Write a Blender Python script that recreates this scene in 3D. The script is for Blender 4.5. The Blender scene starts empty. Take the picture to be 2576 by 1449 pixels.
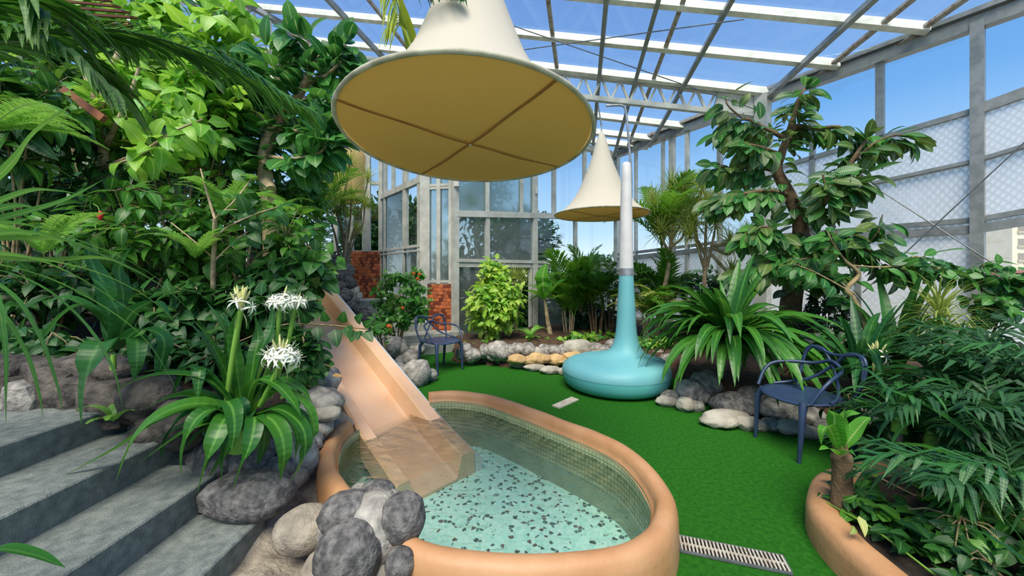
import bpy, bmesh, math, random
from mathutils import Vector, Matrix, noise
from mathutils.geometry import intersect_line_line_2d

R = random.Random(7)
S = bpy.context.scene
COL = S.collection
PI = math.pi

# ------------------------------------------------------------------ camera, sky, sun, exposure
F, CX, CY, EYE = 930.0, 1288.0, 692.0, 1.4          # focal length and principal point in photograph pixels, eye height
cam = bpy.data.cameras.new('camera')
cam.sensor_width = 36.0
cam.lens = 36.0 * F / 2576
cam.shift_y = -(724.5 - CY) / 2576
cam.clip_start = 0.02
cam.clip_end = 600
camo = bpy.data.objects.new('camera', cam)
camo.location = (0, 0, EYE)
camo.rotation_euler = (PI / 2, 0, 0)
COL.objects.link(camo)
S.camera = camo

def lin(r, g, b):
    f = lambda c: (c / 255 / 12.92) if c <= 10 else ((c / 255 + 0.055) / 1.055) ** 2.4
    return (f(r), f(g), f(b), 1.0)

w = bpy.data.worlds.new('sky')
S.world = w
w.use_nodes = True
nt = w.node_tree
nt.nodes.clear()
out = nt.nodes.new('ShaderNodeOutputWorld')
bg = nt.nodes.new('ShaderNodeBackground')
tc = nt.nodes.new('ShaderNodeTexCoord')
sx = nt.nodes.new('ShaderNodeSeparateXYZ')
rp = nt.nodes.new('ShaderNodeValToRGB')
nt.links.new(tc.outputs['Generated'], sx.inputs[0])
nt.links.new(sx.outputs['Z'], rp.inputs[0])
nt.links.new(rp.outputs[0], bg.inputs[0])
nt.links.new(bg.outputs[0], out.inputs[0])
e = rp.color_ramp.elements
e[0].position = 0.0; e[0].color = (0.80, 0.86, 0.90, 1)
e[1].position = 1.0; e[1].color = (0.04, 0.13, 0.44, 1)
for p, c in ((0.11, (0.42, 0.61, 0.80, 1)), (0.34, (0.135, 0.33, 0.66, 1)), (0.62, (0.065, 0.20, 0.53, 1))):
    x = e.new(p); x.color = c
bg.inputs[1].default_value = 1.0

sun = bpy.data.lights.new('sun', 'SUN')
sun.energy = 3.9
sun.angle = math.radians(36)
sun.color = (1.0, 0.93, 0.80)
suno = bpy.data.objects.new('sun', sun)
suno.rotation_euler = Vector((0.12, 0.62, -0.98)).to_track_quat('-Z', 'Y').to_euler()
suno.location = (-4, -6, 12)
COL.objects.link(suno)

S.view_settings.view_transform = 'Standard'
S.view_settings.look = 'None'
S.view_settings.gamma = 1.0
S.view_settings.use_curve_mapping = False
S.view_settings.exposure = 0.48
try:
    cy = S.cycles
    cy.max_bounces = 7; cy.diffuse_bounces = 3; cy.glossy_bounces = 3
    cy.transmission_bounces = 5; cy.transparent_max_bounces = 14
    cy.caustics_reflective = False
    cy.sample_clamp_indirect = 6.0
    cy.use_denoising = True
except Exception:
    pass

# ------------------------------------------------------------------ placing helpers
def W(px, py, d):
    return Vector(((px - CX) / F * d, d, EYE + (CY - py) / F * d))

def G(px, py, z=0.0):
    d = F * (EYE - z) / (py - CY)
    return Vector(((px - CX) / F * d, d, z))

class Plane:
    def __init__(self, p, n):
        self.p, self.n = Vector(p), Vector(n).normalized()
    def hit(self, px, py):
        d = Vector(((px - CX) / F, 1, (CY - py) / F))
        o = Vector((0, 0, EYE))
        t = (self.p - o).dot(self.n) / d.dot(self.n)
        return o + d * t
    def up(self, px, z):                       # the point of a vertical plane seen at column px, at height z
        q = self.hit(px, CY)
        return Vector((q.x, q.y, z))

# ------------------------------------------------------------------ mesh builder
class MB:
    def __init__(self):
        self.v, self.f, self.uv = [], [], {}
    def add(self, vs, fs, uvs=None):
        o = len(self.v)
        self.v += [tuple(x) for x in vs]
        for i, f in enumerate(fs):
            if uvs: self.uv[len(self.f)] = uvs[i]
            self.f.append([a + o for a in f])
        return self
    def box(self, c, sx, sy, sz, rot=None):
        c = Vector(c)
        vs = []
        for z in (-.5, .5):
            for y in (-.5, .5):
                for x in (-.5, .5):
                    p = Vector((x * sx, y * sy, z * sz))
                    vs.append(c + (rot @ p if rot else p))
        self.add(vs, [(0, 2, 3, 1), (4, 5, 7, 6), (0, 1, 5, 4), (2, 6, 7, 3), (0, 4, 6, 2), (1, 3, 7, 5)])
        return self
    def bar(self, a, b, wd, dp, nrm):          # a box from a to b: wd in the plane, dp along nrm
        a, b = Vector(a), Vector(b)
        t = b - a; L = t.length; t.normalize()
        n = Vector(nrm); n = (n - t * n.dot(t)).normalized()
        s = t.cross(n)
        rot = Matrix((s, t, n)).transposed()
        return self.box((a + b) / 2, wd, L, dp, rot)
    def tube(self, pts, r, sides=6, cap=True):
        pts = [Vector(p) for p in pts]
        n = len(pts)
        rs = r if isinstance(r, (list, tuple)) else [r] * n
        vs = []
        prev = None
        for i, p in enumerate(pts):
            t = (pts[min(i + 1, n - 1)] - pts[max(i - 1, 0)])
            if t.length < 1e-9: t = Vector((0, 0, 1))
            t.normalize()
            if prev is None:
                a = Vector((0, 0, 1)) if abs(t.z) < .9 else Vector((1, 0, 0))
                u = t.cross(a).normalized()
            else:
                u = (prev - t * prev.dot(t))
                u = u.normalized() if u.length > 1e-6 else t.orthogonal().normalized()
            prev = u
            vv = t.cross(u)
            for k in range(sides):
                an = 2 * PI * k / sides
                vs.append(p + (u * math.cos(an) + vv * math.sin(an)) * rs[i])
        fs = []
        for i in range(n - 1):
            for k in range(sides):
                a, b = i * sides + k, i * sides + (k + 1) % sides
                fs.append((a, b, b + sides, a + sides))
        if cap:
            o2 = len(vs); vs += vs[:sides] + vs[(n - 1) * sides:n * sides]
            fs.append(tuple(range(o2 + sides - 1, o2 - 1, -1)))
            fs.append(tuple(range(o2 + sides, o2 + 2 * sides)))
        return self.add(vs, fs)
    def lathe(self, prof, c=(0, 0, 0), sides=40, offs=None, cap=True):
        c = Vector(c); vs = []; fs = []
        for i, (r, z) in enumerate(prof):
            ox, oy = offs[i] if offs else (0, 0)
            for k in range(sides):
                an = 2 * PI * k / sides
                vs.append(c + Vector((ox + r * math.cos(an), oy + r * math.sin(an), z)))
        for i in range(len(prof) - 1):
            for k in range(sides):
                a, b = i * sides + k, i * sides + (k + 1) % sides
                fs.append((a, b, b + sides, a + sides))
        if cap:
            o2 = len(vs); vs += vs[:sides] + vs[-sides:]
            fs.append(tuple(range(o2 + sides - 1, o2 - 1, -1)))
            fs.append(tuple(range(o2 + sides, o2 + 2 * sides)))
        return self.add(vs, fs)
    def join(self, me, M):
        """append a copy of a mesh, transformed"""
        o = len(self.v)
        self.v += [tuple(M @ v.co) for v in me.vertices]
        uvl = me.uv_layers[0].data if me.uv_layers else None
        for p in me.polygons:
            if uvl: self.uv[len(self.f)] = [tuple(uvl[li].uv) for li in p.loop_indices]
            self.f.append([a + o for a in p.vertices])
        return self
    def mesh(self, name, mat, smooth=False):
        me = bpy.data.meshes.new(name)
        me.from_pydata(self.v, [], self.f)
        if self.uv:
            l = me.uv_layers.new(name='UVMap')
            data = [0.0] * (2 * len(me.loops))
            li = 0
            for i, f in enumerate(self.f):
                u = self.uv.get(i)
                for k in range(len(f)):
                    if u: data[2 * (li + k)], data[2 * (li + k) + 1] = u[k]
                li += len(f)
            l.data.foreach_set('uv', data)
        if smooth: me.polygons.foreach_set('use_smooth', [True] * len(me.polygons))
        if mat: me.materials.append(mat)
        me.update()
        return me
    def build(self, name, mat, parent=None, smooth=False, center=False):
        if center and self.v:
            n = len(self.v)
            c = Vector((sum(v[0] for v in self.v) / n, sum(v[1] for v in self.v) / n, min(v[2] for v in self.v)))
            self.v = [tuple(Vector(v) - c) for v in self.v]
        else: c = Vector((0, 0, 0))
        o = bpy.data.objects.new(name, self.mesh(name, mat, smooth))
        COL.objects.link(o)
        put(o, parent, Matrix.Translation(c))
        return o

ORG = {}                                       # world position of each thing's empty (rotation free)
def put(o, parent, M):
    if parent is not None:
        o.parent = parent
        o.matrix_basis = Matrix.Translation(-ORG.get(parent.name, Vector((0, 0, 0)))) @ M
    else:
        o.matrix_basis = M

def tag(o, label=None, cat=None, group=None, kind=None):
    if label: o['label'] = label
    if cat: o['category'] = cat
    if group: o['group'] = group
    if kind: o['kind'] = kind
    return o

def thing(name, loc, label=None, cat=None, group=None, kind=None):
    o = bpy.data.objects.new(name, None)
    o.empty_display_size = .1
    o.location = loc
    COL.objects.link(o)
    ORG[o.name] = Vector(loc)
    return tag(o, label, cat, group, kind)

def inst(name, me, parent, M):
    o = bpy.data.objects.new(name, me)
    COL.objects.link(o)
    put(o, parent, M)
    return o

def crom(pts, n=6):                            # smooth curve through points
    pts = [Vector(p) for p in pts]
    P = [pts[0] * 2 - pts[1]] + pts + [pts[-1] * 2 - pts[-2]]
    o = []
    for i in range(1, len(P) - 2):
        for k in range(n):
            t = k / n
            a, b, c, d = P[i - 1], P[i], P[i + 1], P[i + 2]
            o.append(.5 * ((2 * b) + (c - a) * t + (2 * a - 5 * b + 4 * c - d) * t * t + (3 * b - a - 3 * c + d) * t ** 3))
    o.append(pts[-1])
    return o

# ------------------------------------------------------------------ materials
def nodes(name):
    m = bpy.data.materials.new(name)
    m.use_nodes = True
    t = m.node_tree
    t.nodes.clear()
    o = t.nodes.new('ShaderNodeOutputMaterial')
    return m, t, o

def N(t, kind, **kw):
    n = t.nodes.new(kind)
    for k, v in kw.items(): setattr(n, k, v)
    return n

def surf(name, c1, c2=None, rough=.6, scale=6.0, bump=0.0, bscale=None, metal=0.0, spec=.5, contrast=(.35, .65), randomise=0.0, detail=5.0, coat=0.0):
    """a principled surface whose colour wanders between c1 and c2 with noise"""
    m, t, o = nodes(name)
    b = N(t, 'ShaderNodeBsdfPrincipled')
    t.links.new(b.outputs[0], o.inputs[0])
    b.inputs['Roughness'].default_value = rough
    b.inputs['Metallic'].default_value = metal
    b.inputs['Specular IOR Level'].default_value = spec
    b.inputs['Coat Weight'].default_value = coat
    tcn = N(t, 'ShaderNodeTexCoord')
    c2 = c2 or c1
    nz = N(t, 'ShaderNodeTexNoise'); nz.inputs['Scale'].default_value = scale; nz.inputs['Detail'].default_value = detail
    t.links.new(tcn.outputs['Object'], nz.inputs['Vector'])
    r = N(t, 'ShaderNodeValToRGB')
    r.color_ramp.elements[0].position = contrast[0]; r.color_ramp.elements[0].color = c1
    r.color_ramp.elements[1].position = contrast[1]; r.color_ramp.elements[1].color = c2
    t.links.new(nz.outputs['Fac'], r.inputs[0])
    colr = r.outputs[0]
    if randomise:
        oi = N(t, 'ShaderNodeObjectInfo')
        mr = N(t, 'ShaderNodeMapRange'); mr.inputs['To Min'].default_value = 1 - randomise; mr.inputs['To Max'].default_value = 1 + randomise
        t.links.new(oi.outputs['Random'], mr.inputs[0])
        hs = N(t, 'ShaderNodeHueSaturation')
        t.links.new(mr.outputs[0], hs.inputs['Value']); t.links.new(colr, hs.inputs['Color'])
        colr = hs.outputs[0]
    t.links.new(colr, b.inputs['Base Color'])
    if bump:
        n2 = N(t, 'ShaderNodeTexNoise'); n2.inputs['Scale'].default_value = bscale or scale * 4; n2.inputs['Detail'].default_value = 6
        t.links.new(tcn.outputs['Object'], n2.inputs['Vector'])
        bp = N(t, 'ShaderNodeBump'); bp.inputs['Strength'].default_value = bump; bp.inputs['Distance'].default_value = .02
        t.links.new(n2.outputs['Fac'], bp.inputs['Height']); t.links.new(bp.outputs[0], b.inputs['Normal'])
    return m

def leafmat(name, c1, c2, rib, rough=.38, trans=.28, ribw=.035):
    m, t, o = nodes(name)
    b = N(t, 'ShaderNodeBsdfPrincipled'); b.inputs['Roughness'].default_value = rough
    b.inputs['Specular IOR Level'].default_value = .45
    tl = N(t, 'ShaderNodeBsdfTranslucent')
    mx = N(t, 'ShaderNodeMixShader'); mx.inputs[0].default_value = trans
    t.links.new(b.outputs[0], mx.inputs[1]); t.links.new(tl.outputs[0], mx.inputs[2]); t.links.new(mx.outputs[0], o.inputs[0])
    oi = N(t, 'ShaderNodeObjectInfo'); ge = N(t, 'ShaderNodeNewGeometry')
    ad = N(t, 'ShaderNodeMath', operation='ADD'); fr = N(t, 'ShaderNodeMath', operation='FRACT')
    t.links.new(oi.outputs['Random'], ad.inputs[0]); t.links.new(ge.outputs['Random Per Island'], ad.inputs[1]); t.links.new(ad.outputs[0], fr.inputs[0])
    m1 = N(t, 'ShaderNodeMix', data_type='RGBA'); m1.inputs[6].default_value = c1; m1.inputs[7].default_value = c2
    t.links.new(fr.outputs[0], m1.inputs[0])
    uv = N(t, 'ShaderNodeTexCoord'); sp = N(t, 'ShaderNodeSeparateXYZ'); t.links.new(uv.outputs['UV'], sp.inputs[0])
    s1 = N(t, 'ShaderNodeMath', operation='SUBTRACT'); s1.inputs[1].default_value = .5; t.links.new(sp.outputs['X'], s1.inputs[0])
    ab = N(t, 'ShaderNodeMath', operation='ABSOLUTE'); t.links.new(s1.outputs[0], ab.inputs[0])
    mr = N(t, 'ShaderNodeMapRange'); mr.inputs['From Min'].default_value = ribw * .4; mr.inputs['From Max'].default_value = ribw * 2.2
    mr.inputs['To Min'].default_value = .75; mr.inputs['To Max'].default_value = 0
    t.links.new(ab.outputs[0], mr.inputs[0])
    m2 = N(t, 'ShaderNodeMix', data_type='RGBA'); m2.inputs[7].default_value = rib
    t.links.new(mr.outputs[0], m2.inputs[0]); t.links.new(m1.outputs[2], m2.inputs[6])
    t.links.new(m2.outputs[2], b.inputs['Base Color'])
    hs = N(t, 'ShaderNodeHueSaturation'); hs.inputs['Hue'].default_value = .485; hs.inputs['Value'].default_value = 1.7
    t.links.new(m2.outputs[2], hs.inputs['Color']); t.links.new(hs.outputs[0], tl.inputs[0])
    # faint side veins in the relief
    wv = N(t, 'ShaderNodeTexWave'); wv.bands_direction = 'Y'; wv.inputs['Scale'].default_value = 5; wv.inputs['Distortion'].default_value = 1.0
    t.links.new(uv.outputs['UV'], wv.inputs['Vector'])
    bp = N(t, 'ShaderNodeBump'); bp.inputs['Strength'].default_value = .12; bp.inputs['Distance'].default_value = .01
    t.links.new(wv.outputs['Fac'], bp.inputs['Height']); t.links.new(bp.outputs[0], b.inputs['Normal'])
    return m

def glassmat(name, tint, gloss=.07, diffuse=0.0, transl=0.0, wire=0.0, wcol=(.35, .38, .38, 1), wscale=30.0, dcol=(.85, .87, .85, 1)):
    """flat pane: see-through, a little mirror, some share frosted; wire = strength of the cast-in wire net"""
    m, t, o = nodes(name)
    tr = N(t, 'ShaderNodeBsdfTransparent'); tr.inputs[0].default_value = tint
    gl = N(t, 'ShaderNodeBsdfGlossy'); gl.inputs['Roughness'].default_value = .03; gl.inputs[0].default_value = (1, 1, 1, 1)
    cur = tr.outputs[0]
    def mix(a, b, f):
        x = N(t, 'ShaderNodeMixShader'); x.inputs[0].default_value = f if isinstance(f, float) else 0
        if not isinstance(f, float): t.links.new(f, x.inputs[0])
        t.links.new(a, x.inputs[1]); t.links.new(b, x.inputs[2])
        return x.outputs[0]
    if transl:
        tl = N(t, 'ShaderNodeBsdfTranslucent'); tl.inputs[0].default_value = dcol
        cur = mix(cur, tl.outputs[0], float(transl))
    if diffuse:
        df = N(t, 'ShaderNodeBsdfDiffuse'); df.inputs[0].default_value = dcol
        cur = mix(cur, df.outputs[0], float(diffuse))
    if wire:
        uv = N(t, 'ShaderNodeTexCoord')
        fs = []
        for ang in (.66, -.66):
            mp = N(t, 'ShaderNodeMapping'); mp.inputs['Rotation'].default_value = (0, 0, ang)
            t.links.new(uv.outputs['UV'], mp.inputs[0])
            wv = N(t, 'ShaderNodeTexWave'); wv.inputs['Scale'].default_value = wscale; wv.bands_direction = 'X'
            t.links.new(mp.outputs[0], wv.inputs['Vector'])
            g = N(t, 'ShaderNodeMath', operation='POWER'); g.inputs[1].default_value = 3.5
            t.links.new(wv.outputs['Fac'], g.inputs[0]); fs.append(g)
        mxm = N(t, 'ShaderNodeMath', operation='MAXIMUM'); t.links.new(fs[0].outputs[0], mxm.inputs[0]); t.links.new(fs[1].outputs[0], mxm.inputs[1])
        ml = N(t, 'ShaderNodeMath', operation='MULTIPLY'); ml.inputs[1].default_value = wire; t.links.new(mxm.outputs[0], ml.inputs[0])
        dw = N(t, 'ShaderNodeBsdfDiffuse'); dw.inputs[0].default_value = wcol
        cur = mix(cur, dw.outputs[0], ml.outputs[0])
    cur = mix(cur, gl.outputs[0], float(gloss))
    t.links.new(cur, o.inputs[0])
    return m

M = {}
M['white_paint'] = surf('white_paint', lin(196, 196, 186), lin(170, 170, 160), .5, 5, .1)
M['roof_white'] = surf('roof_white', lin(242, 240, 228), lin(214, 210, 192), .45, 7, .1)
M['alu'] = surf('alu', lin(150, 152, 148), lin(128, 132, 128), .42, 9, .08, metal=.25)
M['alu_dark'] = surf('alu_dark', lin(118, 122, 124), lin(96, 100, 102), .45, 9, .08, metal=.3)
M['rusty'] = surf('rusty', lin(168, 160, 148), lin(120, 84, 56), .6, 14, .1, contrast=(.5, .72))
M['clear'] = glassmat('clear_glass', (.96, .98, .985, 1), .045)
M['roofglass'] = glassmat('roof_glass', (.92, .96, .98, 1), .04, transl=.05)
M['wired'] = glassmat('wired_glass', (.8, .86, .85, 1), .05, transl=.07, diffuse=.03, wire=.18, wscale=10)
M['frost'] = glassmat('frosted_wired_glass', (.92, .95, .97, 1), .04, transl=.25, diffuse=.36, wire=.34, wscale=4.6, wcol=(.5, .52, .54, 1), dcol=(1.0, .99, .96, 1))
M['frost_white'] = glassmat('frosted_white_glass', (.9, .93, .95, 1), .04, transl=.3, diffuse=.42, wire=.26, wscale=4.6, wcol=(.6, .61, .58, 1), dcol=(1.0, .99, .95, 1))
def ribbed():
    m, t, o = nodes('ribbed_glass')
    r = N(t, 'ShaderNodeBsdfRefraction'); r.inputs['Roughness'].default_value = .28; r.inputs['IOR'].default_value = 1.25
    r.inputs[0].default_value = (.86, .92, .9, 1)
    tr = N(t, 'ShaderNodeBsdfTransparent'); tr.inputs[0].default_value = (.8, .87, .86, 1)
    df = N(t, 'ShaderNodeBsdfDiffuse'); df.inputs[0].default_value = (.6, .66, .64, 1)
    m1 = N(t, 'ShaderNodeMixShader'); m1.inputs[0].default_value = .45
    m2 = N(t, 'ShaderNodeMixShader'); m2.inputs[0].default_value = .08
    t.links.new(r.outputs[0], m1.inputs[1]); t.links.new(tr.outputs[0], m1.inputs[2])
    t.links.new(m1.outputs[0], m2.inputs[1]); t.links.new(df.outputs[0], m2.inputs[2]); t.links.new(m2.outputs[0], o.inputs[0])
    return m
M['ribbed'] = ribbed()
M['turf'] = surf('turf', lin(42, 118, 26), lin(58, 142, 36), .85, 38, .9, 420, spec=.15)
M['concrete'] = surf('step_concrete', lin(92, 102, 98), lin(132, 138, 132), .85, 22, .5, 150, contrast=(.3, .7))  # grey lowered to paint in the shade of surrounding plants
M['concrete_light'] = surf('stair_concrete', lin(170, 172, 158), lin(140, 142, 132), .85, 9, .3, 60)
M['mortar'] = surf('mortar', lin(120, 112, 100), lin(178, 168, 148), .9, 9, .8, 45, contrast=(.3, .72))
M['soil'] = surf('soil', lin(34, 28, 22), lin(62, 50, 38), .95, 14, .8, 60)
M['soil_light'] = surf('bed_soil', lin(96, 70, 48), lin(56, 42, 30), .95, 14, .8, 60)
M['rock'] = surf('rock', lin(96, 94, 90), lin(182, 176, 164), .85, 13, .9, 28, contrast=(.32, .7), randomise=.12)
M['rock_dark'] = surf('rock_dark', lin(74, 73, 72), lin(148, 144, 138), .82, 26, .7, 60, contrast=(.38, .8), randomise=.1)
M['rock_brown'] = surf('rock_brown', lin(52, 48, 44), lin(112, 104, 94), .88, 11, .9, 34, contrast=(.34, .74), randomise=.15)  # dark brown-grey stone
M['rock_pale'] = surf('rock_pale', lin(184, 178, 162), lin(146, 140, 126), .85, 6, .8, 30, randomise=.08)
M['rock_tan'] = surf('rock_tan', lin(206, 172, 118), lin(172, 140, 92), .8, 8, .7, 30, randomise=.1)
M['peach'] = surf('peach_paint', lin(194, 147, 104), lin(182, 132, 88), .55, 5, .14, 26)
M['slide'] = surf('slide_peach', lin(232, 190, 150), lin(224, 176, 132), .36, 3, .04, 30, coat=.25)
M['slide_white'] = surf('slide_white', lin(225, 226, 226), None, .5)
M['turq'] = surf('turquoise_plastic', lin(108, 174, 178), lin(100, 168, 174), .55, 4, .03, 80)
M['turq_low'] = surf('turquoise_lower', lin(92, 182, 180), lin(98, 184, 182), .55, 4, .03, 80)
M['pole'] = surf('pole_white', lin(214, 212, 206), lin(200, 198, 194), .5, 6)
M['steel'] = surf('steel', lin(176, 178, 178), lin(150, 152, 154), .35, 12, metal=.6)
def canvas(name, c, trans):
    m, t, o = nodes(name)
    d = N(t, 'ShaderNodeBsdfPrincipled'); d.inputs['Roughness'].default_value = .85; d.inputs['Base Color'].default_value = c
    tl = N(t, 'ShaderNodeBsdfTranslucent'); tl.inputs[0].default_value = c
    mx = N(t, 'ShaderNodeMixShader'); mx.inputs[0].default_value = trans
    tcn = N(t, 'ShaderNodeTexCoord'); nz = N(t, 'ShaderNodeTexNoise'); nz.inputs['Scale'].default_value = 5
    bp = N(t, 'ShaderNodeBump'); bp.inputs['Strength'].default_value = .15; bp.inputs['Distance'].default_value = .03
    t.links.new(tcn.outputs['Object'], nz.inputs['Vector']); t.links.new(nz.outputs[0], bp.inputs['Height']); t.links.new(bp.outputs[0], d.inputs['Normal'])
    t.links.new(d.outputs[0], mx.inputs[1]); t.links.new(tl.outputs[0], mx.inputs[2]); t.links.new(mx.outputs[0], o.inputs[0])
    return m
M['canvas'] = canvas('cream_canvas', lin(208, 201, 182), .22)
M['canvas_under'] = canvas('backlit_canvas', lin(234, 196, 110), .52)  # tan tint paints the light filtering through cream fabric from above
M['canvas_yellow'] = canvas('yellow_canvas', lin(236, 206, 140), .35)
M['seam'] = surf('brown_seam', lin(166, 116, 48), lin(148, 100, 40), .8, 12)
M['rim_tape'] = surf('rim_tape', lin(196, 192, 168), lin(150, 148, 124), .8, 10)
M['chair'] = surf('navy_plastic', lin(46, 64, 92), lin(42, 58, 86), .38, 8)
M['brick'] = surf('brick', lin(206, 118, 70), lin(186, 100, 58), .6, 9, .2, 60, randomise=.25)
M['brick_dark'] = surf('brick_dark', lin(138, 66, 38), lin(116, 54, 34), .6, 9, .2, 60, randomise=.3)
M['joint'] = surf('brick_joint', lin(178, 128, 96), lin(150, 104, 76), .8, 9)
M['grate_light'] = surf('grate_bar', lin(196, 190, 172), lin(170, 160, 140), .5, 20)
M['dark'] = surf('slot_shade', lin(20, 20, 22), None, .8)  # near-black colour standing in for shade inside the drain
M['bark'] = surf('bark', lin(122, 100, 72), lin(84, 66, 46), .9, 12, .8, 40)
M['bark_pale'] = surf('pale_bark', lin(190, 172, 136), lin(146, 126, 94), .85, 10, .5, 40)
M['bark_grey'] = surf('grey_bark', lin(150, 140, 122), lin(112, 102, 86), .9, 12, .6, 40)
M['twig'] = surf('twig', lin(166, 146, 104), lin(112, 98, 64), .8, 14)
M['stalk'] = surf('stalk', lin(122, 168, 62), lin(98, 146, 48), .5, 10)
M['petal'] = surf('petal', lin(240, 242, 228), lin(228, 232, 206), .5, 10)
M['bud'] = surf('bud', lin(226, 220, 160), lin(198, 202, 120), .5, 10)
M['orange'] = surf('orange_petal', lin(236, 140, 66), lin(230, 110, 50), .5, 10)
M['red'] = surf('red_petal', lin(206, 44, 36), None, .5)
M['timber'] = surf('timber', lin(128, 78, 46), lin(104, 60, 36), .7, 6, .2)
M['tower'] = surf('tower_wall', lin(238, 224, 196), lin(230, 214, 184), .8, 1)
M['tower_win'] = surf('tower_window', lin(150, 140, 124), None, .4)
M['tile_roof'] = surf('roof_tile', lin(150, 100, 84), None, .7)
M['pot_white'] = surf('white_pot', lin(222, 220, 210), lin(206, 202, 190), .45, 9)
M['pot_black'] = surf('black_pot', lin(34, 34, 36), None, .45)
M['outside'] = surf('outside_ground', lin(190, 188, 178), lin(168, 166, 156), .9, 1)
M['grout'] = surf('basin_wall', lin(146, 158, 122), lin(126, 142, 108), .6, 8)
M['tile'] = surf('basin_tile', lin(178, 184, 142), lin(150, 164, 122), .35, 9, randomise=.1)
M['kerb'] = surf('pale_kerb', lin(200, 190, 168), lin(178, 166, 142), .8, 12, .3)

L = {}
L['mid'] = leafmat('leaf_mid', lin(40, 96, 30), lin(84, 142, 42), lin(126, 172, 84))
L['light'] = leafmat('leaf_light', lin(92, 158, 48), lin(146, 192, 64), lin(176, 206, 110), trans=.34)
L['dark'] = leafmat('leaf_dark', lin(26, 68, 32), lin(52, 104, 40), lin(92, 138, 80))
L['round'] = leafmat('leaf_round', lin(34, 82, 36), lin(60, 114, 44), lin(104, 150, 84))
L['rubber'] = leafmat('leaf_rubber', lin(32, 86, 40), lin(92, 116, 52), lin(150, 176, 104), rough=.42, ribw=.03)
L['rubber_bright'] = leafmat('leaf_rubber_bright', lin(32, 92, 44), lin(74, 136, 52), lin(140, 180, 100), rough=.38, ribw=.03)
L['strap'] = leafmat('leaf_strap', lin(38, 96, 30), lin(72, 132, 42), lin(104, 160, 66), rough=.38, ribw=.05)
L['strap_blue'] = leafmat('leaf_strap_deep', lin(30, 84, 42), lin(52, 112, 44), lin(84, 140, 70), rough=.42, ribw=.05)
L['blade'] = leafmat('leaf_blade', lin(66, 126, 62), lin(104, 160, 60), lin(140, 180, 90), rough=.42)
L['palm'] = leafmat('leaf_palm', lin(48, 104, 26), lin(86, 142, 34), lin(130, 170, 60), trans=.36)
L['palm_deep'] = leafmat('leaf_palm_deep', lin(28, 82, 20), lin(64, 118, 30), lin(110, 150, 50), rough=.5, trans=.36)
L['palm_dark'] = leafmat('leaf_palm_dark', lin(24, 66, 34), lin(46, 96, 46), lin(70, 116, 64), rough=.55)
L['palm_yellow'] = leafmat('leaf_palm_yellow', lin(136, 160, 46), lin(170, 186, 66), lin(190, 190, 90), trans=.36)
L['drac'] = leafmat('leaf_dracaena', lin(118, 142, 58), lin(156, 172, 82), lin(190, 192, 120), trans=.3)
L['fern'] = leafmat('leaf_fern', lin(84, 150, 50), lin(130, 182, 76), lin(150, 186, 90), trans=.34)
L['hib'] = leafmat('leaf_hibiscus', lin(48, 112, 36), lin(92, 156, 52), lin(120, 170, 80))
L['chart'] = leafmat('leaf_chartreuse', lin(116, 168, 44), lin(176, 200, 84), lin(196, 206, 120), trans=.34)
L['banana'] = leafmat('leaf_banana', lin(72, 146, 40), lin(92, 160, 50), lin(170, 200, 110), trans=.36)
L['dry'] = leafmat('leaf_dry', lin(176, 140, 80), lin(200, 160, 96), lin(200, 170, 110))
L['vario'] = leafmat('leaf_variegated', lin(66, 128, 42), lin(206, 208, 130), lin(226, 220, 160))
L['tree'] = leafmat('leaf_tree', lin(30, 70, 30), lin(62, 106, 46), lin(80, 120, 60))
L['redleaf'] = leafmat('leaf_maroon', lin(60, 50, 40), lin(46, 60, 38), lin(80, 60, 50))

# ================================================================== SETTING
def smooth(a, b, x):
    t = max(0, min(1, (x - a) / (b - a)))
    return t * t * (3 - 2 * t)

def resample(pts, step, closed=False):
    pts = [Vector(p) for p in pts]
    if closed: pts = pts + [pts[0]]
    seg = [(pts[i + 1] - pts[i]).length for i in range(len(pts) - 1)]
    L_ = sum(seg); n = max(2, round(L_ / step)); o = []
    i, acc = 0, 0.0
    for k in range(n + (0 if closed else 1)):
        s = L_ * k / n
        while i < len(seg) - 1 and acc + seg[i] < s: acc += seg[i]; i += 1
        o.append(pts[i].lerp(pts[i + 1], min(1, (s - acc) / max(seg[i], 1e-9))))
    return o

def inset(pts, d, closed):                     # offset to the right of the walking direction
    n = len(pts); o = []
    for i, p in enumerate(pts):
        a = pts[(i - 1) % n] if closed or i > 0 else p
        b = pts[(i + 1) % n] if closed or i < n - 1 else p
        t = (b - a).normalized()
        o.append(p + Vector((t.y, -t.x, 0)) * d)
    return o

def poly(name, loops, z, mat, parent=None, kind='structure', flip=False):
    bm = bmesh.new(); ed = []
    for lp in loops:
        vs = [bm.verts.new((p.x, p.y, z)) for p in lp]
        ed += [bm.edges.new((vs[i], vs[(i + 1) % len(vs)])) for i in range(len(vs))]
    bmesh.ops.triangle_fill(bm, use_beauty=True, edges=ed, normal=(0, 0, 1))
    for f in bm.faces:
        if f.normal.z < 0: f.normal_flip()
    me = bpy.data.meshes.new(name); bm.to_mesh(me); bm.free()
    me.materials.append(mat)
    o = bpy.data.objects.new(name, me); COL.objects.link(o)
    put(o, parent, Matrix.Identity(4))
    return tag(o, kind=kind) if kind else o

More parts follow.
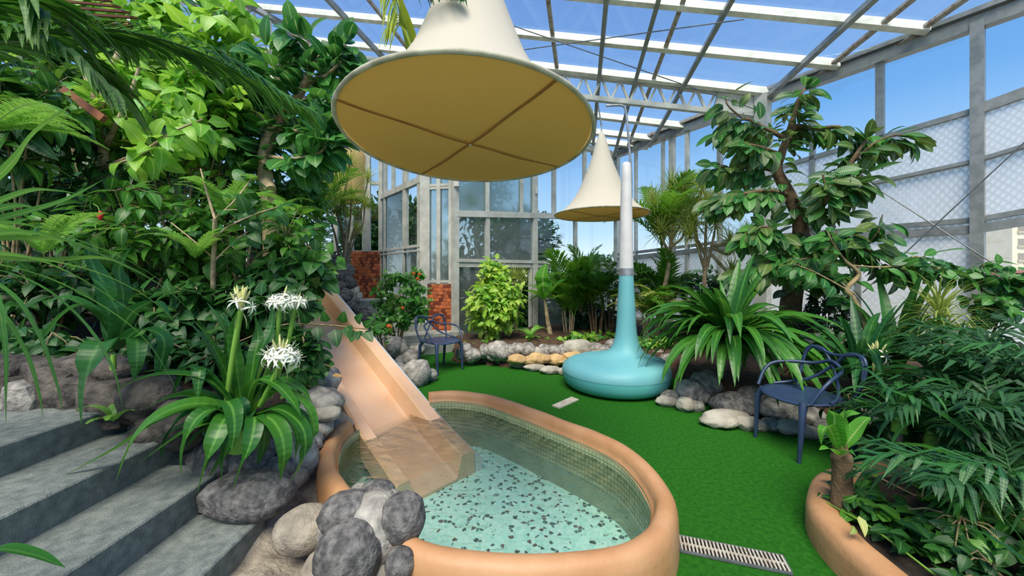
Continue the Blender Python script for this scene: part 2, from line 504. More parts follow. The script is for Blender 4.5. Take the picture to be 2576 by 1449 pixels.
ZR = .24
pool_px = [(1052, 985), (1100, 980), (1148, 979), (1230, 988), (1311, 1012), (1393, 1041), (1515, 1086), (1597, 1126), (1658, 1179), (1694, 1228),
           (1707, 1269), (1694, 1330), (1655, 1372), (1597, 1400), (1474, 1424), (1311, 1431), (1189, 1424), (1042, 1395), (930, 1320),
           (843, 1249), (810, 1208), (796, 1167), (798, 1126), (822, 1086), (850, 1062), (890, 1040)]
rim_outer = resample(crom([G(x, y, ZR) for x, y in pool_px], 6), .05)
for p in rim_outer: p.z = 0
hole = inset(rim_outer, .06, False)
rect = [Vector((-2.0, -.5, 0)), Vector((-2.0, 7.0, 0)), Vector((-3.6, 10.5, 0)), Vector((3.3, 11.2, 0)), Vector((9.6, .5, 0)), Vector((9.6, -.5, 0))]
poly('floor', [rect, hole], 0.0, M['turf'])
base = MB().box((0, 20, -.62), 260, 260, .1).build('ground_outside', M['outside'])
tag(base, kind='structure')

# ---- rough mortar ground between the steps and the pool
def heightmesh(name, x0, x1, y0, y1, step, fn, mat, keep, kind='structure'):
    nx, ny = int((x1 - x0) / step), int((y1 - y0) / step)
    idx, vs, fs = {}, [], []
    for j in range(ny + 1):
        for i in range(nx + 1):
            x, y = x0 + i * step, y0 + j * step
            idx[i, j] = len(vs); vs.append((x, y, fn(x, y)))
    for j in range(ny):
        for i in range(nx):
            if keep(x0 + (i + .5) * step, y0 + (j + .5) * step):
                fs.append((idx[i, j], idx[i + 1, j], idx[i + 1, j + 1], idx[i, j + 1]))
    o = MB().add(vs, fs).build(name, mat, smooth=True)
    return tag(o, kind=kind)

SA = Vector((-.72, .69, 0)).normalized()       # up the slide
SP = Vector((.69, .72, 0)).normalized()        # across it, to the right
SL = Vector((-1.15, 2.93, 0))                  # left edge where it meets the water
def sq(x, y):
    v = Vector((x, y, 0)) - SL
    return v.dot(SA), v.dot(SP)
def inside(x, y, pg):
    c = False; n = len(pg)
    for i in range(n):
        a, b = pg[i], pg[i - 1]
        if (a.y > y) != (b.y > y) and x < (b.x - a.x) * (y - a.y) / (b.y - a.y) + a.x: c = not c
    return c
hole_in = inset(rim_outer, .05, False)
def mort(x, y):
    nz = noise.fractal(Vector((x * 3.1, y * 3.1, 1)), .8, 2, 4) * .035 + noise.noise(Vector((x * 14, y * 14, 4))) * .012
    h = .03 + .05 * smooth(1.9, 2.5, y) + .14 * smooth(-1.12, -1.4, x) * smooth(1.7, 2.2, y)
    return max(.006, h + nz) if x < -.45 else max(-.01, (.05 + nz) * smooth(-.33, -.5, x) - .01)
heightmesh('floor_mortar', -1.9, -.3, 1.0, 3.3, .025, mort, M['mortar'],
           lambda x, y: not inside(x, y, hole_in) and x < -.36 and sq(x, y)[1] < -.01)

def zt(x, y):                                  # planted mound left of the slide
    s, q = sq(x, y)
    h = .40 + .30 * (y - 2.0) + .10 * max(0, -q - .3)
    h = min(h, 2.1)
    h *= smooth(-.06, -.5, q) if s > -.6 else 1
    h *= smooth(-1.2, -1.62, x) if y < 2.75 else smooth(-1.2 + (y - 2.75) * 2, -1.62 + (y - 2.75) * 2, x)
    h = max(h, .0)
    return h + noise.fractal(Vector((x * 1.7, y * 1.7, 3)), .8, 2, 4) * .06
heightmesh('ground_mound', -9, -1.0, 2.12, 10, .1, zt, M['soil'], lambda x, y: (sq(x, y)[1] < -.04 or sq(x, y)[0] > 4.3) and not inside(x, y, rim_outer))

# ---- front-left concrete steps
steps = thing('concrete_stair', (-2.2, 1.2, 0), 'broad grey concrete steps in the left foreground rising to the left', 'stairs')
for nose, h, yend in ((-1.29, .15, 1.93), (-1.64, .30, 2.14), (-2.0, .45, 2.3), (-2.40, .60, 2.36)):
    x0, x1, y0, y1, z0, z1, c_ = -5.5, nose, -.6, yend, h - .15, h, .007
    MB().add([(x0, y0, z0), (x1, y0, z0), (x1, y0, z1 - c_), (x1 - c_, y0, z1), (x0, y0, z1), (x0, y1, z0), (x1, y1, z0), (x1, y1, z1 - c_), (x1 - c_, y1, z1), (x0, y1, z1)],
             [(0, 1, 2, 3, 4), (9, 8, 7, 6, 5), (1, 6, 7, 2), (2, 7, 8, 3), (3, 8, 9, 4), (4, 9, 5, 0), (0, 5, 6, 1)]).build('step', M['concrete'], steps)

# ---- rocks
def rock_mesh(seed, size, sub=3, rough=.22, mat=None, flat=0):
    bm = bmesh.new()
    bmesh.ops.create_icosphere(bm, subdivisions=sub, radius=1)
    o = Vector((seed * 7.13, seed * 3.7, seed * 1.9))
    for v in bm.verts:
        d = v.co.normalized()
        k = 1 + rough * noise.fractal(d * 1.3 + o, .9, 2, 3) + .05 * noise.noise(d * 5 + o)
        c = d * k
        if flat: c = Vector((math.copysign(abs(c.x) ** flat, c.x), math.copysign(abs(c.y) ** flat, c.y), math.copysign(abs(c.z) ** flat, c.z)))
        v.co = Vector((c.x * size[0], c.y * size[1], c.z * size[2]))
    me = bpy.data.meshes.new('stone'); bm.to_mesh(me); bm.free()
    if not (flat and flat < .7): me.polygons.foreach_set('use_smooth', [True] * len(me.polygons))
    if mat: me.materials.append(mat)
    return me
RS = [0]
def rock(parent, px, py, d, rx, ry, mat='rock', depth=None, name='stone', rough=.2, rot=None, flat=0):
    """a stone whose middle shows at px, py and distance d, half sizes in photograph pixels"""
    RS[0] += 1
    k = d / F
    me = rock_mesh(RS[0], (rx * k, (depth or (rx + ry) / 2) * k, ry * k), 2 if flat and flat < .7 else 3, .4 if flat and flat < .7 else rough, M[mat], flat)
    o = inst(name, me, parent, Matrix.Translation(W(px, py, d)) @ Matrix.Rotation(rot if rot is not None else R.uniform(-.3, .3), 4, 'Y' if rot is not None else 'Z'))
    return o

# ---- outside: hedges, trees and buildings come later; first the glass house walls
RW = Plane((2.96, 10.7, 0), (-.845, -.534, 0))          # right glazed wall
BW = Plane((-1.08, 7.5, 0), (.62, -.784, 0))            # back glazed wall
LW = Plane((-1.9, 7.75, 0), (.79, .62, 0))              # receding glazed wall by the stairs
LW.n = Vector((1.75, 1.45, 0)).normalized()
NWp = Plane((-1.08, 7.5, 0), (-.2, -.98, 0))            # narrow windows over the brick pier
ROOF = Plane((5.08, 7.41, 4.96), (2.55, 1.73, 9.41))

def pane(parent, plane, q, mat, t=.006, name='pane'):
    """glass sheet through four points of a plane (bottom left, bottom right, top right, top left)"""
    q = [Vector(p) for p in q]
    n = plane.n * t / 2
    vs = [p + n for p in q] + [p - n for p in q]
    w_ = (q[1] - q[0]).length; h_ = (q[3] - q[0]).length
    uv = [(0, 0), (w_, 0), (w_, h_), (0, h_)]
    m = MB().add(vs, [(0, 1, 2, 3), (7, 6, 5, 4), (0, 4, 5, 1), (1, 5, 6, 2), (2, 6, 7, 3), (3, 7, 4, 0)],
                 [uv, uv[::-1], [(0, 0)] * 4, [(0, 0)] * 4, [(0, 0)] * 4, [(0, 0)] * 4])
    return m.build(name, mat, parent)

def bar(parent, name, a, b, w_, d_, n, mat):
    return MB().bar(a, b, w_, d_, n).build(name, M[mat], parent)

# -------- right wall
wall_right = thing('wall_right', (4.7, 8, 0), kind='structure')
def eave(px): return RW.hit(px, 250 - (px - 1925) * (.357 if px > 1925 else .372)).z
def r2(px): return RW.hit(px, 348 - (px - 2214) * .29).z if px <= 2455 else RW.hit(px, 278 - (px - 2455) * .36).z
def r3(px): return RW.hit(px, 463 - (px - 2190) * .216).z if px <= 2455 else RW.hit(px, 405 - (px - 2455) * .30).z
def r4(px):
    if px > 2455: return RW.hit(px, 577 - (px - 2455) * .165).z
    return RW.hit(px, 577 + (2455 - px) * .066).z if px > 1801 else RW.hit(px, 620 + (1801 - px) * .13).z
BOT = .22
PXE = 2760
rn = RW.n
def rail(parent, plane, fn, a, b, w_, d_, mat, n, name='rail'):
    return bar(parent, name, plane.up(a, fn(a)), plane.up(b, fn(b)), w_, d_, n, mat)
PXF = 3400
for a, b in ((1556, 1925), (1925, 2455), (2455, PXE), (PXE, PXF)):
    bar(wall_right, 'eave_beam', RW.up(a, eave(a) + .0), RW.up(b, eave(b) + .0), .17, .16, rn, 'alu')
    bar(wall_right, 'gutter', RW.up(a, eave(a) + .15) - rn * .0, RW.up(b, eave(b) + .15), .07, .26, rn, 'rusty' if b == 1925 else 'alu')
    rail(wall_right, RW, r4, a, b, .11, .12, 'alu', rn)
    rail(wall_right, RW, lambda p: r4(p) + .13, a, b, .07, .09, 'alu', rn)
for a, b in ((1925, 2455), (2455, PXE), (PXE, PXF)):
    rail(wall_right, RW, r2, a, b, .075 if b == 2455 else .14, .09, 'alu', rn)
    rail(wall_right, RW, r3, a, b, .05, .14, 'alu', rn)
rail(wall_right, RW, lambda p: RW.hit(p, 552 - (p - 1801) * .252).z, 1690, 1925, .045, .08, 'alu', rn)
for a, b in ((1556, 1925), (1925, 2455), (2455, PXE), (PXE, PXF)):
    bar(wall_right, 'sill', RW.up(a, BOT), RW.up(b, BOT), .12, .14, rn, 'white_paint')
for px, w_, z0, tier in ((1600, .05, 0, 0), (1668, .05, 0, 0), (1691, .13, 0, 0), (1729, .07, 0, 0), (1811, .09, 0, 0)):
    bar(wall_right, 'post' if w_ > .1 else 'mullion', RW.up(px, BOT), RW.up(px, eave(px)), w_, .10, rn, 'white_paint')
bar(wall_right, 'corner_column', RW.up(1925, 0) + rn * .1, RW.up(1925, eave(1925) + .05) + rn * .1, .22, .22, rn, 'white_paint')
bar(wall_right, 'mullion', RW.up(2044, r4(2044)), RW.up(2044, eave(2044)), .075, .09, rn, 'alu')
bar(wall_right, 'mullion', RW.up(2214, r2(2214)), RW.up(2214, eave(2214)), .10, .09, rn, 'alu')
bar(wall_right, 'mullion', RW.up(2160, r4(2160)), RW.up(2160, BOT), .07, .09, rn, 'alu')
bar(wall_right, 'post', RW.up(2460, 0) + rn * .02, RW.up(2460, eave(2460)) + rn * .02, .125, .16, rn, 'alu')
bar(wall_right, 'post', RW.up(PXE, 0), RW.up(PXE, eave(PXE)), .2, .16, rn, 'alu')
def panes_between(parent, plane, cols, lo, hi, mat):
    for a, b in zip(cols[:-1], cols[1:]):
        pane(parent, plane, [plane.up(a, lo(a)), plane.up(b, lo(b)), plane.up(b, hi(b)), plane.up(a, hi(a))], M[mat])
panes_between(wall_right, RW, (1558, 1600, 1668, 1691, 1729, 1811, 1925), r4, eave, 'clear')
panes_between(wall_right, RW, (1558, 1600, 1668, 1691, 1729, 1811, 1925), lambda p: BOT, r4, 'frost_white')
panes_between(wall_right, RW, (1925, 2044, 2214, 2460, PXE, PXF), r2, eave, 'clear')
panes_between(wall_right, RW, (1925, 2044, 2460, PXE, PXF), r3, r2, 'frost')
panes_between(wall_right, RW, (1925, 2044, 2460, PXE, PXF), r4, r3, 'frost')
panes_between(wall_right, RW, (1925, 2160, 2460), lambda p: BOT, r4, 'frost_white')
panes_between(wall_right, RW, (2460, PXE, PXF), lambda p: BOT, r4, 'clear')
def rod(parent, name, pts, r, mat): return MB().tube(pts, r, 6).build(name, M[mat], parent)
def brace(label, pts, r=.009):
    o = MB().tube(pts, r, 6).build('brace_rod', M['alu_dark'])
    return tag(o, label, 'rod', 'steel bracing rods of the glasshouse')
off = rn * .14
brace('grey bracing rod falling from the rubber tree to the tower window at right', [RW.hit(2150, 436) + off, RW.hit(2640, 752) + off])
brace('grey bracing rod on the right wall rising to the right across the frosted panes', [RW.hit(2180, 735) + off * 1.3, RW.hit(2640, 310) + off * 1.3])
brace('thin roof tie rod running down to the right towards the tall column', [ROOF.hit(1247, 17) - Vector((0, 0, .25)), W(1897, 274, 7.35)])
brace('thin roof tie rod crossing above the canopy, rising to the right', [ROOF.hit(1291, 92) - Vector((0, 0, .3)), ROOF.hit(1872, 0) - Vector((0, 0, .3))])

# -------- back wall
wall_back = thing('wall_back', (1, 9, 0), kind='structure')
bn = BW.n
def btop(px): return BW.hit(px, 390 + (px - 1545) * .262).z
def t1(px): return BW.hit(px, 538 + (px - 1152) * .024).z
def t2(px): return BW.hit(px, 660 + (px - 1154) * .018).z
def sill(px): return BW.hit(px, 850 - (px - 1165) * .112).z
A0, A1 = 1145, 1552
bar(wall_back, 'top_rail', BW.up(A0, btop(A0)), BW.up(A1, btop(A1)), .14, .14, bn, 'white_paint')
bar(wall_back, 'rail', BW.up(A0, t1(A0)), BW.up(A1, t1(A1)), .13, .13, bn, 'white_paint')
bar(wall_back, 'rail', BW.up(A0, t2(A0) + .04), BW.up(A1, t2(A1) + .04), .07, .13, bn, 'white_paint')
bar(wall_back, 'rail', BW.up(A0, t2(A0) - .05), BW.up(A1, t2(A1) - .05), .09, .09, bn, 'white_paint')
bar(wall_back, 'sill', BW.up(A0, sill(A0)), BW.up(A1, sill(A1)), .12, .14, bn, 'white_paint')
for px, w_, lo, hi, nm in ((1145, .12, lambda p: 0, btop, 'post'), (1344, .13, lambda p: 0, btop, 'post'), (1552, .15, lambda p: 0, btop, 'post'),
                           (1225, .075, t1, btop, 'mullion'), (1311, .07, t1, btop, 'mullion'), (1393, .09, t1, btop, 'mullion'), (1470, .08, t1, btop, 'mullion'),
                           (1225, .10, sill, t1, 'mullion'), (1447, .08, t2, t1, 'mullion'), (1440, .05, sill, t2, 'mullion'), (1334, .05, sill, t2, 'mullion')):
    bar(wall_back, nm, BW.up(px, lo(px)), BW.up(px, hi(px)), w_, .12 if nm == 'post' else .09, bn, 'white_paint')
panes_between(wall_back, BW, (1145, 1225, 1311, 1344), t1, btop, 'ribbed')
panes_between(wall_back, BW, (1344, 1393, 1470, 1552), t1, btop, 'clear')
panes_between(wall_back, BW, (1145, 1225, 1344), t2, t1, 'wired')
panes_between(wall_back, BW, (1344, 1447, 1552), t2, t1, 'clear')
panes_between(wall_back, BW, (1145, 1225), sill, t2, 'wired')
panes_between(wall_back, BW, (1344, 1440, 1552), sill, t2, 'wired')
MB().box(BW.hit(1343, 480) + bn * .09, .05, .04, .16).build('latch_box', M['white_paint'], wall_back)
MB().box(BW.hit(1143, 465) + bn * .09, .10, .06, .10).build('latch_box', M['white_paint'], wall_back)
MB().box(BW.hit(1444, 612) + bn * .06, .02, .04, .08).build('window_handle', M['steel'], wall_back)
MB().tube([BW.hit(1153, 750) + bn * .08, BW.hit(1153, 750) + bn * .12, BW.hit(1160, 748) + bn * .12], .01).build('window_handle', M['steel'], wall_back)

# -------- brick piers and the glazing beside the back stair
def brick_pier(parent, plane, xl, xr, ztop, zbot, depth, courses, across):
    a, b = plane.up(xl, zbot), plane.up(xr, zbot)
    t = (b - a); wd = t.length; t.normalize()
    n = plane.n if plane.n.y < 0 else -plane.n
    H = ztop - zbot
    MB().bar(a - n * depth / 2 + t * wd / 2, a - n * depth / 2 + t * wd / 2 + Vector((0, 0, H)), wd, depth, n).build('core', M['joint'], parent)
    MB().bar(a - n * depth / 2 + t * wd / 2 + Vector((0, 0, H)), a - n * depth / 2 + t * wd / 2 + Vector((0, 0, H + .03)), wd + .04, depth + .05, n).build('coping', M['kerb'], parent)
    bh, bw = H / courses, wd / across
    me_a = MB().box((0, 0, 0), bw * .94, .05, bh * .92).mesh('brick', M['brick'])
    me_b = MB().box((0, 0, 0), bw * .94, .05, bh * .92).mesh('brick', M['brick_dark'])
    rot = Matrix((t, -n, Vector((0, 0, 1)))).transposed().to_4x4()
    for j in range(courses):
        for i in range(across):
            sh = (j % 2) * .5
            u = (i + .5 + sh) * bw
            if u + bw / 2 > wd + .001: u = bw * .25; sc = .5
            else: sc = 1
            me = me_b if R.random() < .3 else me_a
            p = a + t * u + n * (.008 + .014 * R.random()) + Vector((0, 0, (j + .5) * bh))
            inst('brick', me, parent, Matrix.Translation(p) @ rot @ Matrix.Diagonal((sc, 1, 1, 1)))
wall_pier = thing('wall_pier', NWp.up(1100, .1), kind='structure')
brick_pier(wall_pier, NWp, 1068, 1145, 1.21, .02, .25, 17, 8)
P2 = Plane((-3.35, 9.5, 0), (.1, -.99, 0))
wall_pier2 = thing('wall_pier_stair', P2.up(930, .8), kind='structure')
brick_pier(wall_pier2, P2, 884, 962, 2.0, .75, .3, 16, 10)
nn = NWp.n if NWp.n.y < 0 else -NWp.n
wn = thing('window_1', NWp.up(1100, 1.25), kind='structure')
for px, w_ in ((1068, .17), (1080, .05), (1105, .08), (1134, .06)):
    bar(wn, 'post' if w_ > .1 else 'mullion', NWp.up(px, 1.22 if w_ < .1 else 0), NWp.up(px, 5.3), w_, .10, nn, 'white_paint')
for z in (1.27, 3.18, 3.24):
    bar(wn, 'rail', NWp.up(1068, z), NWp.up(1140, z), .05, .08, nn, 'white_paint')
for a, b in ((1068, 1105), (1105, 1140)):
    pane(wn, NWp, [NWp.up(a, 1.25), NWp.up(b, 1.25), NWp.up(b, 3.2), NWp.up(a, 3.2)], M['ribbed'])
    pane(wn, NWp, [NWp.up(a, 3.25), NWp.up(b, 3.25), NWp.up(b, 5.3), NWp.up(a, 5.3)], M['ribbed'])
wl = thing('wall_left', LW.up(1000, 1), kind='structure')
ln = LW.n
for px, w_, z0 in ((959, .12, .8), (970, .05, .8), (1018, .05, 1.0), (1022, .07, 2.0), (1056, .08, .6), (990, .05, 3.4)):
    bar(wl, 'mullion', LW.up(px, z0), LW.up(px, 5.6), w_, .09, ln, 'white_paint')
for z, w_ in ((2.02, .06), (1.92, .04), (3.40, .13), (.9, .1)):
    bar(wl, 'rail', LW.up(958, z), LW.up(1060, z), w_, .1, ln, 'white_paint')
for a, b in ((959, 1020), (1020, 1058)):
    pane(wl, LW, [LW.up(a, .9), LW.up(b, .9), LW.up(b, 2.0), LW.up(a, 2.0)], M['ribbed'])
    pane(wl, LW, [LW.up(a, 2.0), LW.up(b, 2.0), LW.up(b, 3.4), LW.up(a, 3.4)], M['ribbed' if b == 1020 else 'clear'])
    pane(wl, LW, [LW.up(a, 3.45), LW.up(b, 3.45), LW.up(b, 5.6), LW.up(a, 5.6)], M['clear'])
wl2 = thing('wall_stair', P2.up(900, 2), kind='structure')
pn2 = P2.n
for px, w_ in ((958, .10), (922, .2), (884, .1), (845, .1), (800, .12)):
    bar(wl2, 'post', P2.up(px, 2.0), P2.up(px, 6.2), w_, .1, pn2, 'white_paint')
for z, w_ in ((3.75, .07), (4.6, .08), (6.1, .14)):
    bar(wl2, 'rail', P2.up(780, z), P2.up(958, z), w_, .08, pn2, 'white_paint')
for a, b in ((800, 845), (845, 884), (884, 922), (922, 958)):
    pane(wl2, P2, [P2.up(a, 2.0), P2.up(b, 2.0), P2.up(b, 6.1), P2.up(a, 6.1)], M['clear'])

# -------- roof
ceiling = thing('ceiling', (0, 8, 6), kind='structure')
VPp = (1465.0, 668.0)
def pline(x0):                                 # a purlin's image line: x at height y
    return lambda y: x0 + (VPp[0] - x0) * y / VPp[1]
raft = [[(1180, -38), (1710, 18), (2335, 72)],
        [(200, -25), (709, 32), (1298, 92), (1800, 140), (2110, 163)],
        [(200, 36), (545, 78), (890, 118), (1426, 177), (1800, 219), (1935, 232)],
        [(300, 150), (900, 215), (1511, 293), (1745, 320)],
        [(500, 222), (1000, 279), (1464, 333), (1668, 351)],
        [(800, 285), (1200, 323), (1480, 355), (1632, 369)]]
top = [(-200, -190), (1180, -190), (2700, -160)]
def yat(pl, x):
    for (x0, y0), (x1, y1) in zip(pl[:-1], pl[1:]):
        if x <= x1 or (x1, y1) == pl[-1]:
            return y0 + (y1 - y0) * (x - x0) / (x1 - x0)
def eave_y(x): return (250 - (x - 1925) * (.36 if x > 1925 else .372)) if x > 1545 else 392 + (x - 1545) * .262
rz = ROOF.n if ROOF.n.z > 0 else -ROOF.n
for pl in raft:
    x1, y1 = pl[-1]
    a, b = ROOF.hit(*pl[0]), ROOF.hit(x1, y1)
    mid = len(pl) // 2
    bar(ceiling, 'rafter', a, b, .10, .15, rz, 'roof_white')
purl = [300, 480, 640, 841, 930, 1100, 1266, 1380, 1528, 1656, 1719, 1835, 2180, 2290, 2420]
def cross(x0, pl, off_=0):
    f = pline(x0); y = 100.0
    for _ in range(30): y = .5 * y + .5 * yat(pl, f(y))
    return f(y), y
def purlin_end(x0):
    f = pline(x0); y = 200.0
    for _ in range(80): y = .7 * y + .3 * eave_y(f(y))
    return f(y), y
for x0 in purl:
    f = pline(x0)
    ye = purlin_end(x0)
    a, b = ROOF.hit(f(-120), -120), ROOF.hit(*ye)
    thin = x0 in (930, 1719, 2290, 2420, 1380)
    bar(ceiling, 'purlin', a - rz * (.02 if thin else .11), b - rz * (.02 if thin else .11), .075 if thin else .075, .05 if thin else .11, rz, 'rusty' if thin else 'alu')
# panes of the roof, one per field between purlins and rafters
cols = [-200, 300, 480, 640, 841, 1100, 1266, 1528, 1656, 1835, 2180, 2500]
rows = [top] + raft
for r_ in range(len(rows)):
    for c0, c1 in zip(cols[:-1], cols[1:]):
        hi, lo = rows[r_], rows[r_ + 1] if r_ + 1 < len(rows) else None
        q = []
        for c in (c0, c1):
            pe = purlin_end(c)
            th = cross(c, hi); tl_ = cross(c, lo) if lo else pe
            if th[1] > pe[1]: th = pe
            if tl_[1] > pe[1]: tl_ = pe
            q.append((th, tl_))
        if abs(q[0][0][1] - q[0][1][1]) < 2 and abs(q[1][0][1] - q[1][1][1]) < 2: continue
        pts = [ROOF.hit(*q[0][1]), ROOF.hit(*q[1][1]), ROOF.hit(*q[1][0]), ROOF.hit(*q[0][0])]
        pane(ceiling, ROOF, [p + rz * .03 for p in pts], M['roofglass'])

def truss(label, a0, a1, b0, b1, n, dep, mat='white_paint'):
    """lattice girder: top chord a0-a1, bottom chord b0-b1"""
    t = thing('roof_truss', (a1 + b1) / 2, label, 'truss')
    nrm = (a1 - a0).cross(b0 - a0).normalized()
    MB().bar(a0, a1, .10, dep, nrm).build('chord', M[mat], t)
    MB().bar(b0, b1, .10, dep, nrm).build('chord', M[mat], t)
    for i in range(n):
        u0, u1 = i / n, (i + 1) / n
        p, q = (a0.lerp(a1, u0), b0.lerp(b1, u1)) if i % 2 == 0 else (b0.lerp(b1, u0), a0.lerp(a1, u1))
        MB().bar(p, q, .045, dep * .5, nrm).build('web_bar', M[mat], t)
    return t, nrm
ta = W(1905, 243, 7.45); tb = W(1905, 292, 7.45)
t0, t0b = W(1380, 180, 8.20), W(1380, 236, 8.20)
tr, tn = truss('white riveted lattice truss from the tall column, left end behind the big canopy', t0, ta, t0b, tb, 22, .10)
pl_ = MB().bar(W(1800, 254, 7.58), W(1905, 268, 7.43), .44, .12, tn).build('gusset_plate', M['white_paint'], tr)
riv = [(1812, 245), (1812, 275), (1830, 248), (1830, 279), (1850, 250), (1850, 283), (1870, 252), (1870, 284)]
for x, y in riv:
    me = MB().lathe([(.016, -.012), (.014, .006), (.005, .012)], sides=8).mesh('rivet', M['white_paint'], True)
    inst('rivet', me, tr, Matrix.Translation(W(x, y, 7.42 if True else 0)) @ Matrix.Rotation(PI / 2, 4, 'X'))
tl, tn2 = truss('grey lattice truss high at left above the fig tree', ROOF.hit(560, -40) - rz * .15, ROOF.hit(900, 150) - rz * .15,
                ROOF.hit(560, -40) - rz * .55, ROOF.hit(900, 150) - rz * .55, 18, .12, 'alu')
tp, tn3 = truss('white riveted truss end left of the big canopy', ROOF.hit(600, 110) - rz * .12, ROOF.hit(1000, 146) - rz * .12,
                ROOF.hit(600, 110) - rz * .50, ROOF.hit(1000, 146) - rz * .50, 14, .10)

# -------- back stair between the slide and the brick piers
stair = thing('back_stair', (-2, 7.5, 0), 'pale concrete staircase climbing between the slide boulders and the brick piers', 'stairs')
c0, c1 = Vector((-1.55, 6.45, 0)), Vector((-3.3, 9.3, 0))
dr = (c1 - c0).normalized(); sd = Vector((dr.y, -dr.x, 0))
for k in range(6):
    h = (k + 1) * .138
    a = c0 + dr * (k * .5); b = c0 + dr * 3.4
    MB().bar(a + Vector((0, 0, h - .07)), b + Vector((0, 0, h - .07)), 2.0, .136, (0, 0, 1)).build('step', M['concrete_light'], stair)
    MB().bar(a + sd * .62 + Vector((0, 0, h - .07)), a + sd * .62 + dr * .1 + Vector((0, 0, h - .07)), .12, .15, (0, 0, 1)).build('step_end', M['pole'], stair)
for k in range(6):
    h = .83 + (k + 1) * .14
    p = W(905 - k * 7, 735, 9.35 + k * .12); p.z = h - .07
    MB().box((p.x - 1.0, p.y + .5, h - .07), 2.0, 1.2, .138).build('step', M['concrete_light'], stair)
    MB().box((p.x + .05, p.y - .1 + .0, h - .07), .12, .05, .139).build('step_end', M['pole'], stair)

# ================================================================== OBJECTS
# ---- pool
pool = thing('paddling_pool', (0, 2.5, 0), 'small rounded splash pool with a peach painted rim at the foot of the slide', 'pool')
prof = [(-.005, -.02), (-.004, .08), (0, .16), (.012, .215), (.035, .238), (.06, .242), (.085, .238), (.103, .222), (.112, .19), (.118, .15), (.132, .145)]
rings = [inset(rim_outer, o_, False) for o_, z_ in prof]
keep_ = [i for i in range(len(rim_outer)) if all(not (-.045 < sq(rg[i].x, rg[i].y)[1] < .70 and sq(rg[i].x, rg[i].y)[0] > -.4) for rg in rings)]
rings = [[rg[i] for i in keep_] for rg in rings]
m_ = MB(); n_ = len(keep_); vs = []
for i in range(n_):
    for (o_, z_), rg in zip(prof, rings):
        j = .006 * noise.noise(Vector((rg[i].x * 4, rg[i].y * 4, z_ * 6)))
        vs.append((rg[i].x + j, rg[i].y + j, z_ + j * .7))
k_ = len(prof)
fs = [(i * k_ + j, i * k_ + j + 1, (i + 1) * k_ + j + 1, (i + 1) * k_ + j) for i in range(n_ - 1) for j in range(k_ - 1)]
fs += [tuple(range(k_))[::-1], tuple((n_ - 1) * k_ + j for j in range(k_))]
m_.add(vs, fs).build('rim', M['peach'], pool, True)
inn = inset(rim_outer, .128, False)
m_ = MB(); vs = []
for p in inn: vs += [(p.x, p.y, .16), (p.x, p.y, -.26)]
n_ = len(inn)
under = lambda p: -.02 < sq(p.x, p.y)[1] < .69 and sq(p.x, p.y)[0] > -.3
vs = [(v[0], v[1], min(v[2], .02)) if under(Vector(v)) else v for v in vs]
m_.add(vs, [(2 * i, 2 * i + 1, (2 * i + 3) % (2 * n_), (2 * i + 2) % (2 * n_)) for i in range(n_)]).build('basin_wall', M['grout'], pool)
tl_path = resample(inn, .034, False)
m_ = MB()
for i in range(len(tl_path) - 1):
    a, b = tl_path[i], tl_path[i + 1]
    if under(a) or under(b): continue
    t = (b - a).normalized(); nr = Vector((t.y, -t.x, 0))
    for j in range(7):
        z = .128 - j * .034
        q0, q1 = a + t * .002 + nr * .004, b - t * .002 + nr * .004
        m_.add([(q0.x, q0.y, z - .015), (q1.x, q1.y, z - .015), (q1.x, q1.y, z + .015), (q0.x, q0.y, z + .015)], [(0, 1, 2, 3)])
tag(m_.build('wall_tiles', M['tile'], pool), kind='stuff')
def mosaic():
    m, t, o = nodes('pool_mosaic')
    b = N(t, 'ShaderNodeBsdfPrincipled'); b.inputs['Roughness'].default_value = .4
    t.links.new(b.outputs[0], o.inputs[0])
    tcn = N(t, 'ShaderNodeTexCoord')
    vo = N(t, 'ShaderNodeTexVoronoi'); vo.inputs['Scale'].default_value = 36
    t.links.new(tcn.outputs['Object'], vo.inputs['Vector'])
    sp = N(t, 'ShaderNodeSeparateColor'); t.links.new(vo.outputs['Color'], sp.inputs[0])
    r = N(t, 'ShaderNodeValToRGB'); r.color_ramp.interpolation = 'CONSTANT'
    E = r.color_ramp.elements
    E[0].position = 0; E[0].color = lin(182, 240, 222)
    E[1].position = .34; E[1].color = lin(200, 248, 232)
    for p, c in ((.60, lin(164, 230, 212)), (.74, lin(212, 250, 238)), (.82, lin(50, 84, 72)), (.91, lin(30, 50, 46)), (.965, lin(88, 58, 42))):
        x = E.new(p); x.color = c
    t.links.new(sp.outputs[0], r.inputs[0])
    v2 = N(t, 'ShaderNodeTexVoronoi', feature='DISTANCE_TO_EDGE'); v2.inputs['Scale'].default_value = 36
    t.links.new(tcn.outputs['Object'], v2.inputs['Vector'])
    mr = N(t, 'ShaderNodeMapRange'); mr.inputs['From Min'].default_value = .02; mr.inputs['From Max'].default_value = .10
    t.links.new(v2.outputs['Distance'], mr.inputs[0])
    mx = N(t, 'ShaderNodeMix', data_type='RGBA'); mx.inputs[6].default_value = lin(200, 240, 226)
    t.links.new(mr.outputs[0], mx.inputs[0]); t.links.new(r.outputs[0], mx.inputs[7]); t.links.new(mx.outputs[2], b.inputs['Base Color'])
    return m
